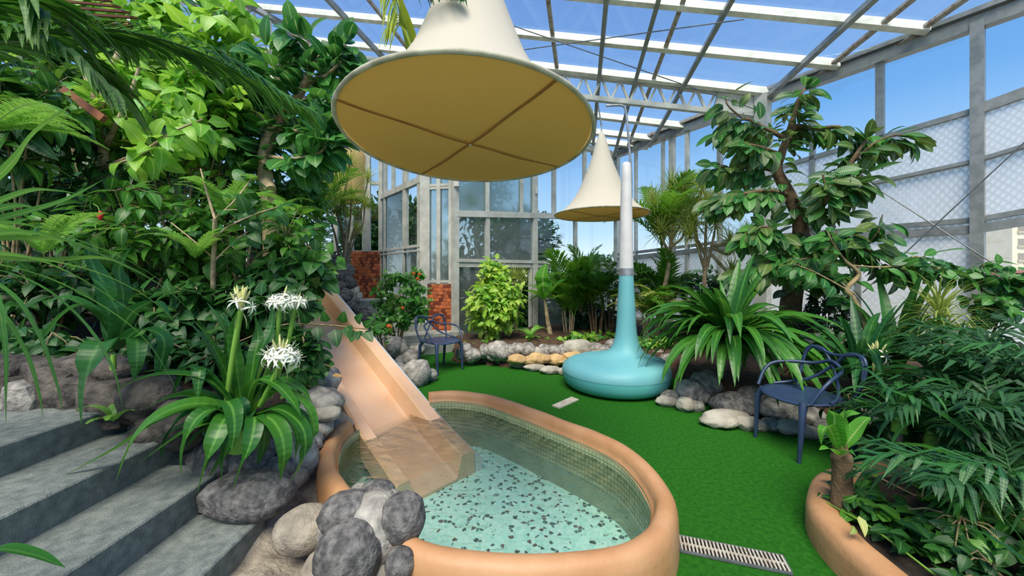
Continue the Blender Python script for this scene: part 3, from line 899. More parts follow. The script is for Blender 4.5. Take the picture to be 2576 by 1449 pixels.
def water():
    m, t, o = nodes('pool_water')
    tr = N(t, 'ShaderNodeBsdfTransparent'); tr.inputs[0].default_value = (.94, .99, .98, 1)
    rf = N(t, 'ShaderNodeBsdfRefraction'); rf.inputs['IOR'].default_value = 1.33; rf.inputs['Roughness'].default_value = 0; rf.inputs[0].default_value = (.88, .98, .96, 1)
    gl = N(t, 'ShaderNodeBsdfGlossy'); gl.inputs['Roughness'].default_value = .015
    fr = N(t, 'ShaderNodeFresnel'); fr.inputs['IOR'].default_value = 1.55
    tcn = N(t, 'ShaderNodeTexCoord')
    mp = N(t, 'ShaderNodeMapping'); mp.inputs['Scale'].default_value = (1, 2.1, 1); mp.inputs['Rotation'].default_value = (0, 0, .12)
    t.links.new(tcn.outputs['Object'], mp.inputs[0])
    n1 = N(t, 'ShaderNodeTexNoise'); n1.inputs['Scale'].default_value = 7.5; n1.inputs['Detail'].default_value = 2.5; n1.inputs['Distortion'].default_value = .8
    t.links.new(mp.outputs[0], n1.inputs['Vector'])
    bp = N(t, 'ShaderNodeBump'); bp.inputs['Strength'].default_value = .6; bp.inputs['Distance'].default_value = .035
    t.links.new(n1.outputs['Fac'], bp.inputs['Height'])
    for x in (rf, gl, fr): t.links.new(bp.outputs[0], x.inputs['Normal'])
    m0 = N(t, 'ShaderNodeMixShader'); m0.inputs[0].default_value = .12
    t.links.new(tr.outputs[0], m0.inputs[1]); t.links.new(rf.outputs[0], m0.inputs[2])
    mx = N(t, 'ShaderNodeMixShader'); t.links.new(fr.outputs[0], mx.inputs[0]); t.links.new(m0.outputs[0], mx.inputs[1]); t.links.new(gl.outputs[0], mx.inputs[2])
    t.links.new(mx.outputs[0], o.inputs[0])
    return m
poly('basin_floor', [inn], -.25, mosaic(), pool, None)
poly('water', [inset(rim_outer, .125, False)], .095, water(), pool, None)

# ---- slide: swept trough
slide = thing('water_slide', SL, 'peach moulded water slide running down from the planted bank into the pool', 'slide')
def slide_pt(s, q, dz=0.0):
    bedz = -.02 + s * .435 if s > 0 else -.02 + s * .33
    p = SL + SA * s + SP * q
    return Vector((p.x, p.y, bedz + dz))
ss = [-.5, -.35, -.1, 0, .3, .8, 1.4, 2.0, 2.6, 3.2, 3.8, 4.1]
def sweep(name, prof_, mat, cap=True):
    vs, fs = [], []
    k = len(prof_)
    for s in ss:
        for q, dz in prof_: vs.append(slide_pt(s, q, dz))
    for i in range(len(ss) - 1):
        for j in range(k):
            fs.append((i * k + j, i * k + (j + 1) % k, (i + 1) * k + (j + 1) % k, (i + 1) * k + j))
    fs.append(tuple(range(k))[::-1]); fs.append(tuple((len(ss) - 1) * k + j for j in range(k)))
    return MB().add(vs, fs).build(name, M[mat], slide)
sweep('bed', [(.075, -.05), (.09, -.015), (.125, -.04), (.49, -.04), (.525, -.02), (.545, -.05), (.3, -.08)], 'slide')
sweep('side_rail', [(-.02, -.08), (-.02, .10), (.0, .118), (.075, .118), (.088, .10), (.10, -.01), (.085, -.08)], 'slide')
sweep('side_rail', [(.515, -.08), (.515, -.02), (.552, .115), (.566, .128), (.675, .128), (.69, .11), (.69, -.08)], 'slide')
sweep('outer_panel', [(.70, .07), (.70, -.10), (.77, -.10), (.77, .03)], 'slide_white')
vs, fs = [], []
for s in [x for x in ss if x >= -.35]:
    a = slide_pt(s, .0, -.03); b = slide_pt(s, .012, -.03)
    vs += [a, b, (b.x, b.y, -.02 if s < 0 else max(-.02, min(a.z - .02, -.02 + s * .2))), (a.x, a.y, -.02 if s < 0 else max(-.02, min(a.z - .02, -.02 + s * .2)))]
k = len(vs) // 4
for i in range(k - 1):
    for j in range(4): fs.append((i * 4 + j, i * 4 + (j + 1) % 4, i * 4 + 4 + (j + 1) % 4, i * 4 + 4 + j))
MB().add(vs, fs).build('side_skirt', M['slide'], slide)

# ---- cone canopies
CP = [(1.0, 0), (.955, .012), (.86, .045), (.72, .115), (.60, .20), (.50, .29), (.41, .40), (.335, .50), (.265, .60), (.205, .70), (.155, .80), (.10, .90), (.055, .97), (.02, 1.0)]
def canopy(name, c, rx, ry, h, label, tilt=0.0, seams=True, mats=('canvas', 'canvas_under')):
    t = thing(name, c, label, 'canopy', None)
    rot = Matrix.Rotation(tilt, 4, 'X')
    sc = Matrix.Diagonal((rx, ry, h, 1))
    T = Matrix.Translation(c) @ rot
    cone = MB().lathe(CP, sides=64, cap=False)
    # slight panel creases
    cone.v = [tuple(T @ (sc @ Vector((v[0] * (1 - .02 * abs(math.cos(2 * math.atan2(v[1], v[0])))), v[1], v[2])))) for v in cone.v]
    cone.build('cone_fabric', M[mats[0]], t, True)
    base_ = MB().lathe([(.985, .0), (.8, -.012), (.4, -.02), (.0001, -.022)], sides=64, cap=False)
    base_.v = [tuple(T @ Vector((v[0] * rx, v[1] * ry, v[2] * min(1, rx)))) for v in base_.v]
    base_.build('under_fabric', M[mats[1]], t, True)
    ring = [T @ Vector((rx * math.cos(a), ry * math.sin(a), 0)) for a in [2 * PI * i / 72 for i in range(73)]]
    MB().tube(ring, .013 * rx / .8, 6).build('rim_hoop', M['rim_tape'], t, True)
    if seams:
        for an in (.62, .62 + 1.62):
            pts = [T @ Vector((rx * q * math.cos(an), ry * q * math.sin(an), -.024 * (1 - q * q) - .004 + .003 * math.sin(q * 9))) for q in [x / 12 for x in range(-12, 13)]]
            m = MB()
            sdv = Vector((-math.sin(an), math.cos(an), 0))
            vs = []
            for p in pts: vs += [p - sdv * .0075 * 1.2, p + sdv * .0075 * 1.2, p + sdv * .009 + Vector((0, 0, .004)), p - sdv * .009 + Vector((0, 0, .004))]
            fs = [(4 * i + j, 4 * i + (j + 1) % 4, 4 * i + 4 + (j + 1) % 4, 4 * i + 4 + j) for i in range(len(pts) - 1) for j in range(4)]
            m.add(vs, fs).build('seam', M['seam'], t)
        MB().lathe([(.008, -.006), (.007, .004)], T @ Vector((0, 0, -.03)), 10).build('eyelet', M['pole'], t)
    apex = T @ Vector((0, 0, h))
    MB().tube([apex, apex + Vector((0, 0, .12))], .012, 6).build('top_ring', M['steel'], t)
    return t, apex
D1 = 2.25
cpos = W(1183, 352, D1)
can1, apex1 = canopy('fabric_canopy', cpos, .728, .835, 1.5, 'large cream cone canopy hanging over the pool, underside tinted tan for light through the cloth', math.radians(-2.5))
MB().tube([apex1 + Vector((0, 0, .1)), apex1 + Vector((0, 0, 3.2))], .006, 5).build('hanging_wire', M['alu_dark'], can1)
c2 = W(1513, 540, 6.4)
can2, apex2 = canopy('fabric_canopy', c2, .80, .80, 1.44, 'smaller looking cream cone canopy hanging behind the white pole top', 0)
MB().tube([apex2 + Vector((0, 0, .1)), W(1505, 262, 6.4)], .012, 5).build('hanging_wire', M['alu_dark'], can2)
c3 = W(842, 500, 8.2)
t3 = thing('fabric_canopy', c3, 'yellow canvas canopy half hidden behind the fig tree at left', 'canopy')
pr = [(.62, 0), (.56, .35), (.52, .75), (.50, .98), (.40, 1.12), (.26, 1.24), (.12, 1.33), (.02, 1.36)]
cb = MB().lathe(pr, (0, 0, 0), 40, [(0.0 + z * .16, 0) for r, z in pr], False)
cb.v = [tuple(Vector(v) + c3) for v in cb.v]
cb.build('cone_fabric', M['canvas_yellow'], t3, True)
MB().tube([c3 + Vector((.62 * math.cos(a), .62 * math.sin(a), 0)) for a in [2 * PI * i / 40 for i in range(41)]], .02, 6).build('rim_hoop', M['rim_tape'], t3)
pa = c3 + Vector((.22, 0, 1.36)); MB().tube([pa, pa + Vector((0, 0, 2.2))], .01, 5).build('hanging_wire', M['alu_dark'], t3)

# ---- hooked pipe beside the far canopy
hp = MB().tube(crom([W(1524, 266, 6.5), W(1560, 265, 6.5), W(1572, 272, 6.5), W(1577, 300, 6.5), W(1583, 370, 6.5), W(1588, 440, 6.5), W(1588, 520, 6.5)], 5), .022, 8).build('hooked_pipe', M['steel'], None, True)
tag(hp, 'thin grey pipe bent over at the top beside the white pole', 'pipe')

# ---- turquoise pedestal
ped = thing('bench_pedestal', (1.30, 4.66, 0), 'turquoise round bench base with a tall tapering stem and white pole', 'bench')
pc = Vector((1.30, 4.66, 0))
low = [(.50, .005), (.58, .025), (.625, .06), (.648, .11), (.66, .17), (.662, .205)]
o_ = MB().lathe(low, pc, 64).build('lower_shell', M['turq_low'], ped, True)
up = [(.664, .20), (.664, .212), (.650, .27), (.61, .315), (.54, .343), (.46, .362), (.38, .380), (.30, .400), (.245, .424), (.208, .452), (.183, .487), (.160, .54), (.142, .60), (.130, .67), (.122, .76), (.114, .90), (.108, 1.02), (.097, 1.22), (.089, 1.40)]
offs = []
for r_, z_ in up:
    f_ = smooth(.25, .46, z_)
    offs.append((.14 * f_, 0))
up_m = MB().lathe(up, pc, 64, offs)
up_m.build('upper_shell', M['turq'], ped, True)
pc2 = pc + Vector((.14, 0, 0))
MB().lathe([(.092, 1.395), (.092, 1.485)], pc2, 32).build('collar', M['steel'], ped, True)
for an in (-.5, .3, -1.3, -2.0, 3.4):
    for z_ in (1.415, 1.462):
        MB().lathe([(.006, -.004), (.004, .006)], pc2 + Vector((.092 * math.cos(an), .092 * math.sin(an), z_)), 6).build('screw', M['alu_dark'], ped)
MB().lathe([(.088, 1.48), (.082, 1.8), (.074, 2.2), (.063, 2.6), (.056, 2.78), (.046, 2.81), (.02, 2.825)], pc2, 32).build('pole', M['pole'], ped, True)

# ---- navy chairs
def chair(label, c, yaw, group):
    t = thing('armchair', c, label, 'chair', group)
    T = Matrix.Translation(c) @ Matrix.Rotation(yaw, 4, 'Z')
    nr, na = 7, 40
    vs, fs = [], []
    def edge(a):
        x, y = math.cos(a), math.sin(a)
        k = (abs(x) ** 2.6 + abs(y) ** 2.6) ** (-1 / 2.6)
        return x * k * .275, y * k * (.245 if y < 0 else .25)
    for sgn in (0, 1):
        for i in range(nr + 1):
            r = i / nr
            for k in range(na):
                x, y = edge(2 * PI * k / na)
                z = .452 - .022 * (1 - r * r) - (.022 * max(0, y * r / .25) ** 2) - (.014 if sgn else 0) - (.006 * r ** 6)
                vs.append((x * r, y * r, z))
    o = (nr + 1) * na
    for i in range(nr):
        for k in range(na):
            a, b = i * na + k, i * na + (k + 1) % na
            fs.append((a, a + na, b + na, b)); fs.append((o + a, o + b, o + b + na, o + a + na))
    for k in range(na):
        a, b = nr * na + k, nr * na + (k + 1) % na
        fs.append((a, o + a, o + b, b))
    m = MB().add(vs, fs); m.v = [tuple(T @ Vector(v)) for v in m.v]
    m.build('seat', M['chair'], t, True)
    for x, y in ((-1, 1), (1, 1), (-1, -1), (1, -1)):
        pts = [(x * .20, y * .17, .43), (x * .225, y * .20, .36), (x * .226, y * .212, .2), (x * .222, y * .225, .0)]
        MB().tube([T @ Vector(p) for p in pts], [.032, .024, .019, .013], 10).build('leg', M['chair'], t, True)
    def loop(name, pts, r=.0135, mirror=True):
        pts = [Vector(p) for p in pts]
        if mirror: pts = pts + [Vector((-p.x, p.y, p.z)) for p in pts[-2::-1]]
        MB().tube([T @ p for p in crom(pts, 7)], r, 8).build(name, M['chair'], t, True)
    loop('back_loop', [(-.235, -.17, .44), (-.262, -.225, .56), (-.268, -.255, .66), (-.25, -.275, .755), (-.19, -.285, .785), (-.10, -.285, .765), (0, -.285, .75)])
    loop('arm_loop', [(-.262, .17, .445), (-.283, .10, .56), (-.278, .02, .628), (-.22, -.10, .652), (-.12, -.22, .66), (0, -.255, .70), ], .0135)
    for s in (-1, 1):
        loop('cross_loop', [(s * -.27, .02, .45), (s * -.225, -.08, .475), (s * -.12, -.19, .535), (s * -.03, -.25, .63), (s * .04, -.275, .71), (s * .10, -.285, .775), (s * .19, -.285, .785), (s * .245, -.265, .73), (s * .262, -.24, .62)], .0125, False)
    return t
chair('navy plastic chair with looped back at the right, in front of the big strap-leaved lily', Vector((2.345, 2.99, 0)), math.radians(94), 'navy loop-back chairs')
chair('navy plastic chair with looped back near the brick pier behind the slide', Vector((-1.05, 5.46, 0)), math.radians(-132), 'navy loop-back chairs')

# ---- drain grate
ga, gb = G(1705, 1352), G(1969, 1404); gs = (gb - ga); gl_ = gs.length; gs.normalize()
gn = Vector((gs.y, -gs.x, 0)); GW = .115
gr = thing('drain_grate', ga, 'pale slotted drain grate set into the green turf by the pool', 'drain')
MB().bar(ga + gn * GW / 2 + Vector((0, 0, .004)), gb + gn * GW / 2 + Vector((0, 0, .004)), GW, .008, (0, 0, 1)).build('channel_shade', M['dark'], gr)  # flat dark plate painted as the shade below the slats
for u in (0, GW):
    MB().bar(ga + gn * u + Vector((0, 0, .010)), gb + gn * u + Vector((0, 0, .010)), .006, .012, (0, 0, 1)).build('frame_bar', M['alu_dark'], gr)
for q in (ga, gb):
    MB().bar(q + Vector((0, 0, .010)), q + gn * GW + Vector((0, 0, .010)), .006, .012, (0, 0, 1)).build('frame_bar', M['alu_dark'], gr)
MB().bar(ga + gn * GW * .5 + Vector((0, 0, .012)), gb + gn * GW * .5 + Vector((0, 0, .012)), .007, .008, (0, 0, 1)).build('cross_bar', M['grate_light'], gr)
ns = 27
for i in range(ns):
    q = ga + gs * (gl_ * (i + .5) / ns)
    MB().bar(q + gn * .006 + Vector((0, 0, .014)), q + gn * (GW - .006) + Vector((0, 0, .014)), .0085, .010, (0, 0, 1)).build('slat', M['grate_light'], gr)

# ---- pale slab by the pedestal
sl = [G(1388, 1022), G(1438, 1000), G(1456, 1007), G(1407, 1029)]
m = MB().add([(p.x, p.y, -.01) for p in sl] + [(p.x, p.y, .012) for p in sl], [(3, 2, 1, 0), (4, 5, 6, 7), (0, 1, 5, 4), (1, 2, 6, 5), (2, 3, 7, 6), (3, 0, 4, 7)])
tag(m.build('concrete_slab', M['kerb']), 'narrow pale concrete slab let into the turf beside the turquoise base', 'slab')

# ---- right planter with its peach kerb
pk = [(2310, 1150), (2230, 1147), (2150, 1152), (2080, 1168), (2040, 1193), (2025, 1230), (2030, 1262), (2048, 1292), (2088, 1340), (2131, 1380), (2213, 1450), (2300, 1530), (2400, 1630)]
kp = resample(crom([G(x, y, .17) for x, y in pk], 5), .05)
for p in kp: p.z = 0
kp2 = kp
planter = thing('planter_wall', (1.8, 2, 0), 'curved peach painted planter kerb at the right edge', 'planter')
sgn = -1
pf = [(-.0, -.02), (.002, .10), (.012, .145), (.035, .165), (.07, .172), (.12, .168), (.15, .15), (.156, .08), (.156, -.02)]
rg = [inset(kp, sgn * o_, False) for o_, z_ in pf]
vs = []
for i in range(len(kp)):
    for (o_, z_), r_ in zip(pf, rg):
        j = .008 * noise.noise(Vector((r_[i].x * 3, r_[i].y * 3, z_ * 5)))
        vs.append((r_[i].x + j, r_[i].y + j, z_ + j))
kk = len(pf)
fs = [(i * kk + j, (i + 1) * kk + j, (i + 1) * kk + j + 1, i * kk + j + 1) for i in range(len(kp) - 1) for j in range(kk - 1)]
fs += [tuple(range(kk)), tuple((len(kp) - 1) * kk + j for j in range(kk))[::-1]]
MB().add(vs, fs).build('kerb', M['peach'], planter, True)
inner = inset(kp, sgn * .15, False)
poly('soil', [inner + [Vector((3.0, .6, 0)), Vector((6.5, 1.0, 0)), Vector((6.3, 3.2, 0)), Vector((3.4, 2.7, 0))]], .12, M['soil'], planter, None)

# ---- raised bed soil at the back and right
bedline = [(1150, 893), (1200, 905), (1260, 916), (1330, 926), (1400, 938), (1480, 930), (1600, 925), (1660, 960), (1668, 1000), (1720, 1030), (1790, 1055), (1900, 1072), (2000, 1088), (2070, 1095), (2150, 1105)]
bl = [G(x, y) for x, y in bedline]
bl = inset(bl, -.12, False)
bedpoly = [G(1140, 876, .2), G(1256, 888, .2), G(1350, 890, .2), G(1450, 888, .2), G(1560, 884, .2), G(1640, 895, .2), G(1700, 912, .2), G(1770, 950, .2), G(1830, 972, .2), G(1910, 990, .2), G(2000, 1005, .2), G(2080, 1020, .2), G(2160, 1035, .2)] + [Vector((3.6, 3.1, 0)), Vector((7.4, 3.2, 0)), RW.up(2460, 0), RW.up(1925, 0), RW.up(1560, 0), BW.up(1145, 0)]
def bed_z(x, y):
    d_ = 9.0
    for a, b in zip(bedpoly[:14], bedpoly[1:14]):
        ab = b - a; ab.z = 0
        u = max(0, min(1, ((x - a.x) * ab.x + (y - a.y) * ab.y) / max(ab.length_squared, 1e-9)))
        d_ = min(d_, math.hypot(x - a.x - ab.x * u, y - a.y - ab.y * u))
    if not inside(x, y, bedpoly): d_ = -d_
    return -.03 + .23 * smooth(-.10, .12, d_) + .03 * noise.noise(Vector((x * 4, y * 4, 2)))
heightmesh('ground_bed', -1.6, 8.0, 2.6, 11, .1, bed_z, M['soil_light'], lambda x, y: inside(x, y, bedpoly) or bed_z(x, y) > .0)

def stones(name, loc, label, cat, items, mat, rough=.2):
    t = thing(name, loc, label, cat)
    for it in items:
        px, py, rx, ry = it[:4]
        mt = it[4] if len(it) > 4 else mat
        d = it[5] if len(it) > 5 else F * EYE / (py + ry * .75 - CY)
        if len(it) <= 5 and name == 'stone_edging' and px < 1600 and py < 897: d = 5.72
        if len(it) <= 5 and mt == 'rock_tan': d = 5.5
        rock(t, px, py, d, rx, ry, mt, rough=rough, flat=it[6] if len(it) > 6 else 0)
    return t
stones('stone_edging', G(1350, 920), 'row of rounded grey stones edging the back planting bed', 'rocks',
       [(1280, 884, 18, 20), (1370, 884, 20, 18), (1418, 882, 18, 18), (1475, 886, 22, 18), (1505, 892, 20, 12, 'rock_tan'), (1160, 890, 14, 16), (1238, 895, 16, 14), (1275, 896, 20, 16), (1350, 903, 24, 16, 'rock_tan'), (1400, 905, 26, 14, 'rock_tan'), (1600, 885, 24, 18), (1580, 878, 24, 16), (1470, 905, 30, 14, 'rock_tan'),
        (1172, 880, 16, 18), (1188, 893, 24, 19), (1218, 884, 14, 18), (1256, 884, 35, 26), (1212, 904, 18, 9, 'rock_pale'), (1302, 880, 22, 18), (1328, 882, 24, 20), (1350, 889, 22, 15, 'rock_pale'),
        (1388, 883, 26, 16), (1368, 902, 26, 11, 'rock_tan'), (1302, 904, 26, 13, 'rock_tan'), (1335, 906, 24, 11, 'rock_tan'), (1410, 906, 30, 10, 'rock_tan'), (1440, 895, 24, 10, 'rock_tan'), (1450, 876, 40, 22, 'rock_pale'), (1497, 878, 20, 16), (1525, 882, 26, 15), (1545, 868, 22, 16),
        (1268, 910, 26, 9, 'rock_pale'), (1305, 917, 24, 9, 'rock_pale'), (1345, 924, 28, 10, 'rock_pale'), (1385, 931, 28, 10, 'rock_pale'), (1425, 935, 26, 10, 'rock_pale'),
        (1628, 892, 24, 18), (1655, 900, 26, 20), (1680, 915, 20, 26, 'rock')], 'rock')
stones('stone_edging', G(1800, 1040), 'flat weathered stones edging the right bed below the strap-leaved lily', 'rocks',
       [(1676, 1009, 26, 14, 'rock_pale'), (1688, 996, 26, 14), (1724, 1018, 22, 20, 'rock_pale'), (1752, 1022, 20, 14), (1766, 1002, 20, 18), (1735, 985, 40, 30), (1775, 970, 36, 40, 'rock'), (1820, 1052, 62, 20, 'rock_pale'), (1880, 1064, 36, 18, 'rock_pale'),
        (1848, 1020, 60, 30, 'rock_dark'), (1912, 1072, 22, 14, 'rock_pale'), (1940, 1068, 26, 16), (1990, 1075, 40, 18, 'rock_pale'), (2040, 1088, 34, 14, 'rock_pale'), (1900, 1010, 46, 40, 'rock_dark'), (1960, 1030, 50, 34, 'rock'), (2030, 1050, 50, 30, 'rock'),
        (2100, 1080, 50, 24, 'rock'), (2180, 1060, 60, 40, 'rock'), (2270, 1090, 60, 40, 'rock')], 'rock')
stones('boulder_pile', G(1010, 940), 'pale grey boulders heaped beside the lower right edge of the slide', 'rocks',
       [(1046, 940, 36, 37, 'rock'), (1087, 945, 14, 17, 'rock'), (1030, 903, 26, 24, 'rock'), (1003, 912, 16, 18, 'rock'), (985, 872, 26, 30, 'rock', 5.6), (1010, 880, 18, 26, 'rock', 5.7), (962, 858, 26, 20, 'rock', 5.8), (1048, 880, 22, 16, 'rock', 6.0), (1005, 935, 22, 24, 'rock', 5.0)], 'rock')
stones('boulder_pile', W(860, 740, 6.6), 'dark grey rounded boulders stacked along the upper right edge of the slide', 'rocks',
       [(862, 685, 28, 24, 'rock_dark', 7.0), (838, 700, 26, 22, 'rock_dark', 6.8), (872, 712, 22, 20, 'rock_dark', 6.9), (846, 722, 22, 16, 'rock_dark', 6.7), (868, 742, 20, 16, 'rock_dark', 6.6), (858, 752, 24, 15, 'rock_dark', 6.5),
        (893, 760, 13, 13, 'rock_dark', 6.6), (908, 782, 18, 16, 'rock_dark', 6.4), (884, 772, 16, 14, 'rock_dark', 6.4), (918, 800, 18, 20, 'rock_dark', 6.3), (935, 822, 20, 18, 'rock_dark', 6.2), (950, 842, 18, 16, 'rock_dark', 6.1), (855, 665, 20, 14, 'rock_dark', 7.2), (825, 650, 24, 18, 'rock_dark', 7.4)], 'rock_dark')
bp_ = stones('boulder_pile', G(930, 1440), 'cluster of rounded grey boulders mortared onto the pool rim in the foreground', 'rocks',
       [(882, 1390, 84, 76, 'rock_dark', 1.60), (880, 1293, 74, 54, 'rock_dark', 1.74), (1015, 1302, 56, 62, 'rock_dark', 1.70), (1006, 1418, 38, 38, 'rock_dark', 1.55), (948, 1240, 44, 30, 'rock_dark', 1.86), (985, 1258, 26, 26, 'rock', 1.84), (905, 1236, 24, 20, 'rock', 1.88),
        (950, 1340, 84, 100, 'rock', 1.74), (945, 1424, 50, 56, 'rock', 1.66), (768, 1330, 76, 52, 'mortar', 1.80), (820, 1440, 60, 60, 'mortar', 1.70), (960, 1290, 50, 50, 'rock', 1.78), (840, 1335, 40, 40, 'rock', 1.72)], 'rock_dark', .09)
stones('boulder_pile', W(650, 1240, 1.9), 'long dark grey rock lying on the second concrete step', 'rocks', [(628, 1240, 104, 48, 'rock_dark', 1.98, .8)], 'rock_dark')
stones('boulder_pile', W(730, 1120, 2.3), 'grey rocks under the lily leaves left of the pool', 'rocks',
       [(735, 1085, 46, 50, 'rock', 2.5), (752, 1150, 44, 60, 'rock', 2.3), (690, 1130, 46, 50, 'rock_dark', 2.3), (640, 1160, 60, 60, 'rock_dark', 2.2), (560, 1150, 70, 60, 'rock_dark', 2.2), (700, 1180, 40, 30, 'rock_dark', 2.15)], 'rock')
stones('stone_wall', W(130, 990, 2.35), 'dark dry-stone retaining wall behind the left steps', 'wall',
       [(30, 1005, 60, 60, 'rock_brown', 2.32, .5), (84, 1000, 46, 50, 'rock', 2.28, .5), (160, 985, 54, 62, 'rock_brown', 2.34, .5), (225, 990, 44, 50, 'rock_brown', 2.32, .5), (20, 930, 70, 40, 'rock_brown', 2.4, .5), (120, 930, 60, 34, 'rock_brown', 2.42, .5), (215, 930, 60, 40, 'rock_brown', 2.42, .5),
        (300, 1010, 60, 60, 'rock_brown', 2.3, .5), (380, 1000, 60, 60, 'rock_brown', 2.25), (300, 930, 60, 40, 'rock_brown', 2.4), (470, 1060, 60, 70, 'rock_brown', 2.2), (-60, 1000, 60, 70, 'rock_brown', 2.3, .5), (400, 1080, 60, 50, 'rock_brown', 2.22)], 'rock_brown')
stones('boulder_pile', W(850, 1010, 2.8), 'grey rocky ledge under the left side of the slide', 'rocks',
       [(800, 1010, 60, 36, 'rock', 2.75), (770, 960, 46, 46, 'rock', 3.0), (822, 1040, 38, 18, 'rock_pale', 2.62), (745, 1030, 40, 36, 'rock', 2.6), (800, 1075, 36, 26, 'rock', 2.62), (770, 1110, 40, 34, 'rock', 2.5), (775, 1170, 28, 34, 'rock', 2.35), (730, 1200, 40, 34, 'mortar', 2.2), (815, 960, 40, 40, 'rock', 3.1), (710, 1060, 50, 50, 'rock_brown', 2.6)], 'rock')

# ---- white ribbed pot with a black pot set in it
pw = W(2027, 850, 4.75)
pt = thing('flower_pot', (pw.x, pw.y, .17), 'white ribbed pot with a black rim standing behind the navy chair', 'pot')
pb = Vector((pw.x, pw.y, .17))
MB().lathe([(.10, 0), (.12, .16), (.135, .28), (.128, .29), (.14, .34), (.133, .35), (.145, .41), (.138, .42), (.148, .50), (.14, .505)], pb, 28).build('body', M['pot_white'], pt, True)
MB().lathe([(.132, .50), (.142, .60), (.146, .61), (.13, .61), (.12, .55), (.01, .55)], pb, 28, None, False).build('inner_pot', M['pot_black'], pt, True)

# ================================================================== PLANTS
SH = {
    'ovate': lambda u: (math.sin(PI * u ** .62) ** .9) * (1 - .12 * u),
    'ellip': lambda u: math.sin(PI * u ** .9) ** .75,
    'heart': lambda u: (min(1, u / .10) ** .5) * (1 - u ** 1.9) ** .8 if u < 1 else 0,
    'strap': lambda u: (.55 + .45 * smooth(0, .25, u)) * (1 - u ** 3.2) if u < 1 else 0,
    'lance': lambda u: math.sin(PI * u ** .75) ** .8,
    'blade': lambda u: (.6 + .4 * smooth(0, .2, u)) * (1 - u ** 2) if u < 1 else 0,
    'lobed': lambda u: (math.sin(PI * u ** .8) ** .8) * (1 + .28 * math.sin(u * 22)),
}
def leafmesh(name, mat, w=.4, fold=.25, bend=.6, nseg=5, shape='ovate', L_=1.0, a0=0.0, pw=1.0, twist=0.0, wav=0.0):
    vs, fs, uvs = [], [], []
    y = z = 0.0
    for i in range(nseg + 1):
        u = i / nseg
        ang = a0 - bend * u ** pw
        hw = max(.0008, SH[shape](u) * w * .5 * L_)
        tw = twist * u
        up = hw * fold
        cx, sz = math.cos(tw), math.sin(tw)
        nx, nz = -math.sin(ang), math.cos(ang)
        wv_ = wav * math.sin(u * 11) * hw
        vs += [(-hw * cx, y + nx * (up + wv_), z + nz * (up + wv_) - hw * sz), (0, y, z), (hw * cx, y + nx * (up - wv_), z + nz * (up - wv_) + hw * sz)]
        y += math.cos(ang) * L_ / nseg; z += math.sin(ang) * L_ / nseg
    for i in range(nseg):
        a = i * 3
        for j in (0, 1):
            fs.append((a + j, a + j + 1, a + j + 4, a + j + 3))
            uvs.append([(j / 2, i / nseg), ((j + 1) / 2, i / nseg), ((j + 1) / 2, (i + 1) / nseg), (j / 2, (i + 1) / nseg)])
    return MB().add(vs, fs, uvs).mesh(name, mat, True)

def aim(pos, d, up=Vector((0, 0, 1)), s=1.0, roll=0.0, wx=1.0):
    y = Vector(d).normalized()
    up = Vector(up)
    x = y.cross(up)
    if x.length < 1e-4: x = y.orthogonal()
    x.normalize(); z = x.cross(y)
    m = Matrix((x, y, z)).transposed().to_4x4()
    return Matrix.Translation(pos) @ m @ Matrix.Rotation(roll, 4, 'Y') @ Matrix.Diagonal((s * wx, s, s, 1))

def rv(k=1.0):
    return Vector((R.gauss(0, 1), R.gauss(0, 1), R.gauss(0, 1))).normalized() * k

class Leaves:
    """collects the leaves of one plant; the 300 nearest become parts, the rest one joined part"""
    def __init__(self, root, name='leaf'): self.r, self.n, self.l = root, name, []
    def add(self, me, m): self.l.append((me, m))
    def finish(self, limit=300):
        eye = Vector((0, 0, EYE))
        if len(self.l) > limit: self.l.sort(key=lambda x: (x[1].translation - eye).length)
        for me, m in self.l[:limit]: inst(self.n, me, self.r, m)
        rest = self.l[limit:]
        if rest:
            by = {}
            for me, m in rest: by.setdefault(me.materials[0].name, []).append((me, m))
            for k, ls in by.items():
                b = MB()
                for me, m in ls: b.join(me, m)
                tag(b.build('foliage', ls[0][0].materials[0], self.r, True), kind='stuff')

